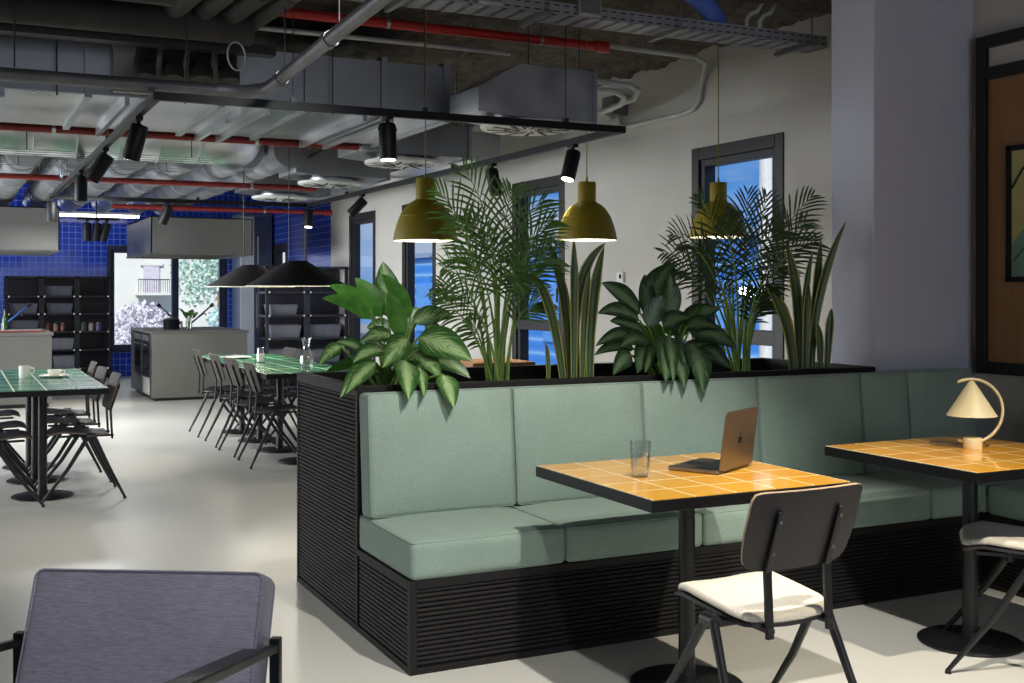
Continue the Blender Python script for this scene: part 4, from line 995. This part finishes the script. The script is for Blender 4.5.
obj('body',MB().box(.83,2.04,11.4,13.3,.04,.875),m_steeldark,i2); obj('plinth',MB().box(.86,2.0,11.45,13.25,0,.04),m_dark,i2); obj('worktop',MB().box(.80,2.06,11.38,13.32,.875,.905),m_steel,i2,bevel=.003)
for k,y in enumerate((11.62,12.34)):
    f=obj('oven',MB().box(.80,.83,y,y+.6,.3,.86),m_dark,i2,bevel=.003); obj('oven_window',MB().box(.795,.80,y+.07,y+.53,.40,.66),m_screen,f)
    obj('handle',MB().cyl((.775,y+.06,.72),(.775,y+.54,.72),.009,n=10).cyl((.775,y+.08,.72),(.80,y+.08,.72),.007,n=8).cyl((.775,y+.52,.72),(.80,y+.52,.72),.007,n=8),m_steel,f,smooth=40); obj('control_panel',MB().box(.796,.80,y+.02,y+.58,.77,.845),m_steel,f)
    obj('drawer',MB().box(.805,.83,y,y+.6,.06,.28),m_steeldark if k else m_ceramic,i2,bevel=.003)
for a,b in ((11.4,11.58),(12.25,12.31),(12.98,13.3)): obj('end_panel',MB().box(.80,.83,a,b,.04,.875),m_steeldark,i2)
po=thing('cooking_pot','black cooking pot with lid on the steel island','pot',(1.20,12.3,.905))
obj('pot_body',MB().lathe([(0,0),(.10,0),(.108,.01),(.11,.13),(.114,.135),(.105,.135),(.1,.02),(0,.015)],28,capb=False,capt=False),m_dark,po,smooth=40); obj('lid',MB().lathe([(.112,.137),(.06,.155),(.012,.162),(.012,.175),(.025,.19),(0,.195)],28,capb=False,capt=False),m_steel,po,smooth=40)
for s in (-1,1): obj('handle',MB().tube([(s*.108,-.03,.1),(s*.14,-.02,.105),(s*.14,.02,.105),(s*.108,.03,.1)],.007,8),m_steel,po,smooth=True)
hj=thing('herb_jar','glass jar of green herbs on the steel island','plant',(1.42,12.2,.905))
obj('jar',MB().lathe([(0,0),(.045,0),(.047,.12),(.043,.12),(.04,.01),(0,.008)],20,capb=False,capt=False),m_glass,hj,smooth=40)
for k in range(14):
    a=k*2.4; h=.17+.08*random.random(); r=.03+.07*random.random()
    s=obj('stem',MB().tube([(.01*math.cos(a),.01*math.sin(a),.02),(.02*math.cos(a),.02*math.sin(a),h*.7),(r*math.cos(a),r*math.sin(a),h)],.003,5),m_stem,hj)
    obj('leaf',blade((r*math.cos(a)*.6,r*math.sin(a)*.6,h*.85),(r*math.cos(a)*1.6,r*math.sin(a)*1.6,h+.04),.05,.2,(0,-.6,.8),.1,4,6),m_aglg if k%3 else m_palmd,s,smooth=True)
def tap(lab,x,y,z,sx,m):
    t=thing('kitchen_tap',lab,'tap',(x,y,z)); obj('column',MB().cyl((0,0,0),(0,0,.1),.018,.014,12),m_steel,t,smooth=40)
    obj('spray_arm',MB().tube([(0,0,.06),(sx*.12,0,.16),(sx*.30,0,.32)],.011,8),m,t,smooth=True); obj('spray_head',MB().cyl((sx*.29,0,.312),(sx*.33,0,.345),.022,.026,12),m_dark,t,smooth=40)
    obj('spout',MB().tube([(sx*.01,0,.06),(sx*.1,.03,.13),(sx*.2,.03,.21),(sx*.225,.03,.21),(sx*.235,.03,.185)],.009,8),m_steel,t,smooth=True)
m_navy=plain('navy_hose',sr(40,52,90),.4)
tap('kitchen tap with raised dark spray arm leaning left, behind the pot',1.38,12.55,.905,-1,m_navy); tap('kitchen tap with raised dark spray arm leaning right, beside the herbs',1.47,12.45,.905,1,m_navy)
tap('kitchen tap with blue spray arm on the far left counter',-.95,12.0,.925,1,plain('blue_hose',sr(50,110,190),.4))
bo=thing('oil_bottle','green bottle at the left edge of the far left counter','bottle',(-.93,11.7,.925)); obj('body',MB().lathe([(0,0),(.035,0),(.036,.15),(.014,.2),(.013,.26),(0,.26)],16,capb=False,capt=False),plain('green_bottle',sr(50,90,40),.15),bo,smooth=40); obj('cap',MB().cyl((0,0,.26),(0,0,.28),.015,n=12),m_dark,bo)
rb=thing('board','red-edged chopping board lying on the far left counter','chopping board',(-.75,11.5,.925)); obj('slab',MB().box(-.25,.25,-.15,.15,0,.02),plain('red_board',sr(150,62,62),.5),rb,bevel=.004); obj('groove',MB().tube([(x,y,.02) for x,y in rrect(-.22,.22,-.12,.12,.02)],.003,5,True),m_white,rb)

# shelving
def shelf(lab,x0,x1,y0,y1,z1,lev,m,grp):
    t=thing('shelf_unit',lab,'shelf',(0,0,0),0,grp)
    for x in (x0+.02,x1-.02):
        for y in (y0+.02,y1-.02): obj('post',MB().cbox((x,y,z1/2),(.04,.04,z1)),m,t)
    for z in lev: obj('shelf_board',MB().box(x0+.002,x1-.002,y0,y1,z-.03,z),m,t)
    obj('back_panel',MB().box(x0,x1,y1-.01,y1+.005,.05,z1),m,t); obj('top_board',MB().box(x0,x1,y0,y1,z1-.02,z1+.01),m,t)
    for x in (x0+.045,x1-.045):
        for z in lev: obj('shelf_clip',MB().cyl((x,y0-.012,z-.012),(x,y0,z-.012),.014,n=10),m_white,t)
LL=[.2,.5,.79,1.08,1.36]
for x0,x1,l in ((-.77,-.25,'black storage shelf on the back wall, leftmost of three bays'),(-.25,.28,'black storage shelf on the back wall, middle of three bays'),(.28,.80,'black storage shelf on the back wall, beside the window')):
    shelf(l,x0,x1,15.6,16.08,1.66,LL,m_shelf,'back wall storage shelves')
RL=[.14,.46,.80,1.11,1.43]
for x0,x1,l in ((2.27,2.84,'charcoal storage shelf at the right, left one of two bays'),(2.84,3.42,'charcoal storage shelf at the right, bay against the window wall')):
    shelf(l,x0,x1,11.3,11.75,1.76,RL,m_shelf2,'right hand storage shelves')
def crate(lab,x,y,z,w,h,grp,m=None):
    t=thing('storage_crate',lab,'crate',(x,y,z),0,grp)
    a=w/2; b=.18; k=.88; mb=MB()
    def ring(s,z_): return [(-a*s,-b*s,z_),(a*s,-b*s,z_),(a*s,b*s,z_),(-a*s,b*s,z_)]
    vs=ring(k,0)+ring(1,h)+ring(.96,h)+ring(k*.95,.01)
    mb.add(vs,[(3,2,1,0)]+[(i+4*r,(i+1)%4+4*r,(i+1)%4+4*(r+1),i+4*(r+1)) for r in range(3) for i in range(4)]+[(12,13,14,15)])
    obj('tub',mb,m or m_crate,t); obj('rim',MB().tube([(x_,y_,h) for x_,y_ in rrect(-a,a,-b,b,.02)],.011,6,True),m or m_crate,t)
m_crated=plain('dim_grey_crate',sr(86,86,98),.4)
for x,z,w,h,l,m in ((.02,1.36,.40,.15,'dark grey crate on the back wall shelf, topmost in the middle bay',m_crated),(.02,1.08,.40,.15,'dark grey crate on the back wall shelf, second down in the middle bay',m_crated),(-.5,1.08,.40,.15,'dark grey crate on the back wall shelf, upper one in the left bay',m_crated),(-.5,.79,.42,.17,'dark grey crate on the back wall shelf, lower one in the left bay',m_crated),(.06,.5,.36,.17,'grey crate on the back wall shelf, just right of the pale counter',m_crate),(.1,.2,.34,.19,'pale grey crate on the back wall shelf, lowest in the middle bay',m_crate)):
    crate(l,x,15.83,z,w,h,'crates on the back wall shelves',m)
for x,z,w,h,l in ((2.53,1.11,.38,.13,'grey crate on the right shelf, topmost in its left bay'),(2.56,.80,.42,.16,'grey crate on the right shelf, left bay at carafe height'),(3.12,.80,.44,.16,'grey crate on the right shelf, right bay beside the leaf tips'),(2.56,.46,.42,.17,'grey crate on the right shelf, low in its left bay'),(3.12,.46,.42,.16,'grey crate on the right shelf, low in its right bay')):
    crate(l,x,11.53,z,w,h,'crates on the right hand shelves')
jc=[sr(150,90,60),sr(170,150,120),sr(120,60,50),sr(100,120,110),sr(190,180,160),sr(90,80,120)]
for k in range(6):
    x=(-.14+.11*k) if k<3 else (.40+.11*(k-3)); t=thing('storage_jar',['brown jar in the middle bay of the back shelf, left in its row','beige jar in the middle bay of the back shelf, centre of its row','dark red jar in the middle bay of the back shelf, right in its row','grey green jar in the bay beside the window, left in its row','cream jar in the bay beside the window, centre of its row','violet jar in the bay beside the window, right in its row'][k],'jar',(x,15.75,.79),0,'jars on the back wall shelves')
    obj('body',MB().lathe([(0,0),(.042,0),(.044,.01),(.044,.1),(.034,.115),(0,.115)],16,capb=False,capt=False),plain('jar_%d'%k,jc[k],.3),t,smooth=40); obj('lid',MB().cyl((0,0,.115),(0,0,.135),.038,n=16),m_steel,t,smooth=40)
fr=thing('tall_fridge','tall steel refrigerator cabinet in the far right corner of the kitchen','refrigerator'); obj('body',MB().box(2.86,3.40,15.45,16.08,.08,2.75),plain('cabinet_grey',sr(110,122,150),.4,.3),fr); obj('door',MB().box(3.1,3.40,15.41,15.45,.1,2.7),plain('fridge_door',sr(78,84,104),.4,.3),fr,bevel=.004)
obj('side_panel',MB().box(2.86,3.09,15.42,15.45,.1,2.7),m_white,fr); obj('handle',MB().cyl((3.13,15.38,.8),(3.13,15.38,1.4),.012,n=10),m_steel,fr); obj('plinth',MB().box(2.88,3.38,15.48,16.06,0,.08),m_dark,fr)
ll=thing('linear_lamp','long bright tube lamp high on the kitchen back wall','lamp',(0,15.4,2.62)); obj('tube',MB().box(-1.2,1.2,-.05,.05,0,.04),emit('tube_glow',(1,1,.95),6),ll); obj('housing',MB().box(-1.22,1.22,-.06,.06,.04,.08),m_white,ll)
for x in (-1,1): obj('suspension_wire',MB().cyl((x,0,.08),(x,0,ZC-2.6),.003,n=6),m_black,ll)

# ------------------------------------------------------------------ tableware
mu=thing('coffee_mug','white mug on the green table at left','mug',(-1.03,5.5,.77)); obj('body',MB().lathe([(0,0),(.037,0),(.04,.004),(.041,.092),(.0375,.092),(.036,.008),(0,.007)],28,capb=False,capt=False),m_ceramic,mu,smooth=40); obj('handle',MB().tube([(.04,0,.075),(.066,0,.07),(.068,0,.04),(.04,0,.025)],.006,8),m_ceramic,mu,smooth=True)
pl=thing('saucer_plate','cream plate under a cup on the green table at left','plate',(-.82,5.45,.77)); obj('dish',MB().lathe([(0,.003),(.06,.002),(.065,.006),(.115,.016),(.115,.019),(.063,.010),(0,.008)],36,capb=False,capt=False),m_ceramic,pl,smooth=60); obj('foot_ring',MB().lathe([(.05,0),(.055,0),(.055,.004),(.05,.004)],28,capb=False,capt=False),m_ceramic,pl)
cu=thing('tea_cup','low white cup standing on the cream plate','cup',(-.82,5.45,.779)); obj('body',MB().lathe([(0,0),(.028,0),(.045,.02),(.055,.05),(.052,.05),(.042,.022),(0,.008)],28,capb=False,capt=False),m_ceramic,cu,smooth=60); obj('handle',MB().tube([(.05,0,.04),(.075,0,.04),(.074,0,.02),(.043,0,.016)],.005,8),m_ceramic,cu,smooth=True)
pl=thing('serving_plate','cream plate at the far end of the middle tables','plate',(.98,7.3,.77)); obj('dish',MB().lathe([(0,.003),(.08,.002),(.15,.016),(.15,.019),(.08,.008),(0,.008)],36,capb=False,capt=False),m_ceramic,pl,smooth=60); obj('foot_ring',MB().lathe([(.07,0),(.076,0),(.076,.004),(.07,.004)],28,capb=False,capt=False),m_ceramic,pl)
mk=thing('milk_bottle','small glass bottle of milk on the middle green tables','bottle',(1.05,6.6,.77)); obj('bottle',MB().lathe([(0,0),(.04,0),(.041,.08),(.03,.1),(.034,.14),(.031,.14),(.028,.1),(.037,.08),(.036,.006),(0,.005)],24,capb=False,capt=False),m_glass,mk,smooth=40); obj('milk',MB().lathe([(0,.006),(.0365,.006),(.0375,.078),(0,.085)],24,capb=False,capt=False),m_ceramic,mk,smooth=40)
ca_=thing('water_carafe','clear glass carafe of water on the green table behind the planter','carafe',(1.10,5.25,.77)); obj('flask',MB().lathe([(0,0),(.05,0),(.056,.01),(.058,.1),(.045,.15),(.028,.19),(.027,.21),(.038,.27),(.036,.27),(.025,.21),(.026,.19),(.043,.148),(.055,.1),(.053,.012),(0,.008)],28,capb=False,capt=False),m_glass,ca_,smooth=60); obj('water',MB().lathe([(0,.01),(.052,.013),(.0545,.1),(.05,.125),(0,.125)],28,capb=False,capt=False),m_water,ca_,smooth=60)
# wall items
th=thing('thermostat','small white thermostat on the window wall','thermostat',(3.445,4.1,1.50)); obj('housing',MB().box(-.03,0,-.05,.05,0,.09),m_white,th,bevel=.006); obj('display',MB().box(-.0315,-.03,-.03,.005,.035,.07),m_screen,th)
pf=thing('framed_picture','black framed abstract drawing in olive and lilac on the timber panel','picture',(3.585,.375,1.48)); 
mb=MB(); y1=-.62; h=.73
mb.box(-.025,0,-.028,0,0,h).box(-.025,0,y1,y1+.028,0,h).box(-.025,0,y1,0,0,.028).box(-.025,0,y1,0,h-.028,h); obj('frame',mb,m_track,pf)
obj('canvas',MB().box(-.012,-.002,y1+.028,-.028,.028,h-.028),plain('olive_paper',sr(176,172,112),.7),pf)
def blob(nm,pts,m,o): obj(nm,MB().add([(-.0125-o,a,b) for a,b in pts],[tuple(range(len(pts)))[::-1]]),m,pf)
blob('painted_shape',[(-.028,.028),(-.028,.20),(-.10,.28),(-.22,.33),(-.4,.30),(-.592,.2),(-.592,.028)],plain('teal_paint',sr(112,150,132),.7),.0005)
blob('painted_shape',[(-.3+.17*math.cos(q),.36+.2*math.sin(q)) for q in [2*PI*k/28 for k in range(28)]],plain('lilac_paint',sr(150,136,168),.7),.001)
obj('painted_line',MB().tube([(-.0135,-.03,.50),(-.0135,-.10,.60),(-.0135,-.22,.67),(-.0135,-.4,.66)],.006,6),m_track,pf); obj('painted_line',MB().tube([(-.0135,-.04,.11),(-.0135,-.13,.2),(-.0135,-.2,.26)],.003,6),m_track,pf)
wc=thing('side_cabinet','low light wooden cabinet standing behind the planter','cabinet',(1.33,2.15,0))
obj('carcass',MB().box(-.2,.2,-.2,.2,.06,1.02),m_wood,wc,bevel=.004); obj('door',MB().box(-.19,.19,-.215,-.2,.08,.98),m_wood,wc,bevel=.003); obj('plinth',MB().box(-.18,.18,-.18,.18,0,.06),m_dark,wc)
for s in (-1,): obj('knob',MB().cyl((.15,-.235,.6),(.15,-.215,.6),.012,n=12),m_steel,wc)

# ------------------------------------------------------------------ outside
m_fac=plain('pale_stone_facade',sr(224,224,216),.9,0,.06,1.2)
S('ground',MB().box(-30,40,16.4,60,-.6,-.5).box(3.9,40,-30,16.4,-.6,-.5),plain('street_ground',sr(150,150,146),.9))
fb=thing('street_building','pale stone building with a balcony seen through the kitchen window','building')
obj('wall',MB().box(-8,7.2,27,33,-.5,12),m_fac,fb)
obj('cornice',MB().box(-8,7.2,26.8,27,2.75,2.9),m_fac,fb)
m_shut=plain('lilac_shutter',sr(206,200,210),.7)
for x,z in ((3.15,1.4),(1.75,1.35),(4.8,1.4),(6.6,1.4),(-.2,1.4)):
    f=obj('window',MB().box(x-.2,x+.2,26.95,27.02,z,z+.7),m_shut,fb); obj('surround',MB().box(x-.28,x+.28,26.93,26.98,z+.7,z+.78),m_fac,f)
b=obj('balcony',MB().box(2.75,3.55,26.5,27,1.33,1.4),m_fac,fb); mb=MB()
for k in range(15): mb.cyl((2.77+.055*k,26.52,1.4),(2.77+.055*k,26.52,1.72),.008,n=5)
mb.box(2.75,3.55,26.5,26.54,1.72,1.75); obj('railing',mb,m_greypipe,b)
def bush(lab,cat,x,y,z,r,n,c1,c2,nm,seed):
    rn=random.Random(seed); t=thing(nm,lab,cat,(x,y,-.5)); mb=MB()
    for k in range(n):
        a=rn.uniform(0,2*PI);e=math.asin(rn.uniform(-.8,1));q=r*rn.random()**.4
        p=Vector((q*math.cos(a)*math.cos(e),q*math.sin(a)*math.cos(e)*.7,z+.5+q*math.sin(e))); s=rn.uniform(.035,.08); u=Vector((rn.uniform(-1,1),rn.uniform(-1,1),rn.uniform(-1,1))).normalized(); v=u.cross(Vector((rn.uniform(-1,1),1,.3))).normalized()
        mb.add([p-u*s,p+v*s*.5,p+u*s,p-v*s*.5],[(0,1,2,3)])
    obj('foliage',mb,plain(nm+'_leaf%d'%seed,c1,.8,0,.35,3),t); obj('trunk',MB().cyl((0,0,0),(0,0,z+.5),.09,.05,8),m_wood,t)
bush('lilac blossoming shrub outside the kitchen window','shrub',2.35,23,.35,.85,2600,sr(236,224,242),None,'blossom_shrub',1)
bush('pale green street tree outside the right half of the kitchen window','tree',4.3,24,2.0,1.2,2600,sr(196,222,204),None,'street_tree',2)
bush('blue green shrub outside at the right of the kitchen window','shrub',4.3,22.5,.5,.7,1200,sr(190,226,222),None,'street_shrub',3)
m_bf=N('blue_facade').set(.6); v=m_bf.coord('Object',(1,1,1)); br=m_bf.n('ShaderNodeTexWave',bands_direction='Z'); br.inputs['Scale'].default_value=1.1; br.inputs['Distortion'].default_value=.3; m_bf.l(v,br.inputs['Vector'])
m_bf.base(m_bf.ramp(br.outputs['Fac'],[(.1,sr(60,140,236)),(.8,sr(84,160,244)),(1,sr(150,200,250))])); m_bf=m_bf.m
wp=thing('downpipe','white downpipe outside the window beside the pier','pipe',(7.5,7.32,-.5)); obj('pipe',MB().cyl((0,0,0),(0,0,6),.09,n=14),m_white,wp,smooth=40); obj('pipe_clip',MB().cyl((0,0,5.0),(0,0,5.06),.1,n=14),m_white,wp)
bb=thing('blue_building','blue glazed building seen through the right hand windows','building')
obj('wall',MB().box(9.5,13,-10,26,-.5,2.3),m_bf,bb); obj('roof_edge',MB().box(9.4,13,-10,26,2.3,2.42),plain('pale_edge',sr(150,170,200),.6),bb)
for k in range(13): obj('window_band',MB().box(9.46,9.5,-6+2.4*k,-4.6+2.4*k,.4,1.6),plain('pale_blue_glass',sr(110,170,240),.9,spec=0) if k==0 else bpy.data.materials['pale_blue_glass'],bb)

# ------------------------------------------------------------------ world, lights, camera
w=bpy.data.worlds.new('sky'); SC.world=w; w.use_nodes=True; nt=w.node_tree; bg=nt.nodes['Background']
tc=nt.nodes.new('ShaderNodeTexCoord'); mp=nt.nodes.new('ShaderNodeMapping'); mp.inputs['Scale'].default_value=(1.2,1.2,5); nt.links.new(tc.outputs['Generated'],mp.inputs[0])
nz=nt.nodes.new('ShaderNodeTexNoise'); nz.inputs['Scale'].default_value=2.2; nz.inputs['Detail'].default_value=5; nt.links.new(mp.outputs[0],nz.inputs['Vector'])
rp=nt.nodes.new('ShaderNodeValToRGB'); e=rp.color_ramp.elements; e[0].position=.40; e[0].color=(*sr(84,150,226),1); e[1].position=.58; e[1].color=(*sr(190,204,220),1); nt.links.new(nz.outputs['Fac'],rp.inputs[0]); nt.links.new(rp.outputs[0],bg.inputs[0]); bg.inputs[1].default_value=1.0
def light(nm,typ,loc,tgt,power,col=(1,1,1),size=1,sy=None,blend=.4,ang=60):
    l=bpy.data.lights.new(nm,typ); l.energy=power; l.color=col
    if typ=='AREA':
        l.size=size
        if sy: l.shape='RECTANGLE'; l.size_y=sy
    elif typ=='SPOT': l.spot_size=math.radians(ang); l.spot_blend=blend; l.shadow_soft_size=size
    elif typ=='POINT': l.shadow_soft_size=size
    elif typ=='SUN': l.angle=math.radians(1)
    o=bpy.data.objects.new(nm,l); C.objects.link(o); o.location=loc; o.rotation_euler=(Vector(tgt)-Vector(loc)).to_track_quat('-Z','Y').to_euler(); return o
light('sun','SUN',(0,0,20),(6,10,11),4.0,(1,.98,.95))
light('left_fill','AREA',(-5.8,3.5,1.7),(0,3.5,1.2),LW,(.86,.93,1),6,2.2)  # added area light before the solid left wall; no windows are built there
light('left_kitchen_fill','AREA',(-5.8,9.5,1.7),(0,9.5,1.2),LK,(.92,.97,1),8,2.2).data.spread=math.radians(125)  # added area light for the kitchen side; the left wall has no opening
light('rear_fill','AREA',(.4,-6.8,1.8),(.8,0,1.0),LR,(.76,.84,1),5,2)  # cool fill added behind the camera; the wall there is closed
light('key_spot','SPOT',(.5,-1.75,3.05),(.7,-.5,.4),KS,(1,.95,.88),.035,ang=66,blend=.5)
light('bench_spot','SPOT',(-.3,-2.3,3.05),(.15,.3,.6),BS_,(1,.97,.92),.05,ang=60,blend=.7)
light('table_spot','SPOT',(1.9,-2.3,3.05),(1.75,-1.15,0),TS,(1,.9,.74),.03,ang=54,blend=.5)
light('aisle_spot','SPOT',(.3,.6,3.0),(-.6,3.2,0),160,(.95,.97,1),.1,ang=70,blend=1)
light('left_table_fill','SPOT',(-2.0,2.2,2.4),(-.9,5.5,.8),150,(1,.98,.94),.05,ang=36,blend=1)  # unseen fill added to brighten the mug and chairs at the left tables
light('lounge_fill','SPOT',(-1.9,-2.6,3.05),(-1.05,-1.0,.5),70,(1,.97,.95),.06,ang=44,blend=1)  # unseen fill added to brighten the armchair; no fitting is modelled
light('kitchen_fill','AREA',(-.25,8.3,2.44),(-.25,8.3,0),60,(.97,.98,1),.5,.5)  # area fill added to lift the floor brightness; not a fitting
for x,y,z in ((1.04,2.45,1.73),(2.16,2.45,1.755)): light('pendant_bulb','POINT',(x,y,z),(x,y,0),6,(1,.9,.7),.08)
for y in (5.6,7.28): light('cone_bulb','POINT',(1.12,y,1.45),(1.12,y,0),14,(1,.95,.85),.08)
cam=bpy.data.cameras.new('camera'); co=bpy.data.objects.new('camera',cam); C.objects.link(co); SC.camera=co
cam.sensor_width=36; cam.lens=36*1143.68/1024; cam.shift_y=-50.15/1024; cam.clip_end=200
co.location=(-1.529,-3.981,1.43); co.rotation_euler=(PI/2,0,-.4555)
SC.view_settings.view_transform='Standard'; SC.view_settings.look='None'; SC.view_settings.exposure=0
SC.cycles.max_bounces=8; SC.cycles.transparent_max_bounces=16; SC.cycles.use_denoising=True; SC.cycles.caustics_reflective=False; SC.cycles.caustics_refractive=False; SC.cycles.sample_clamp_indirect=6
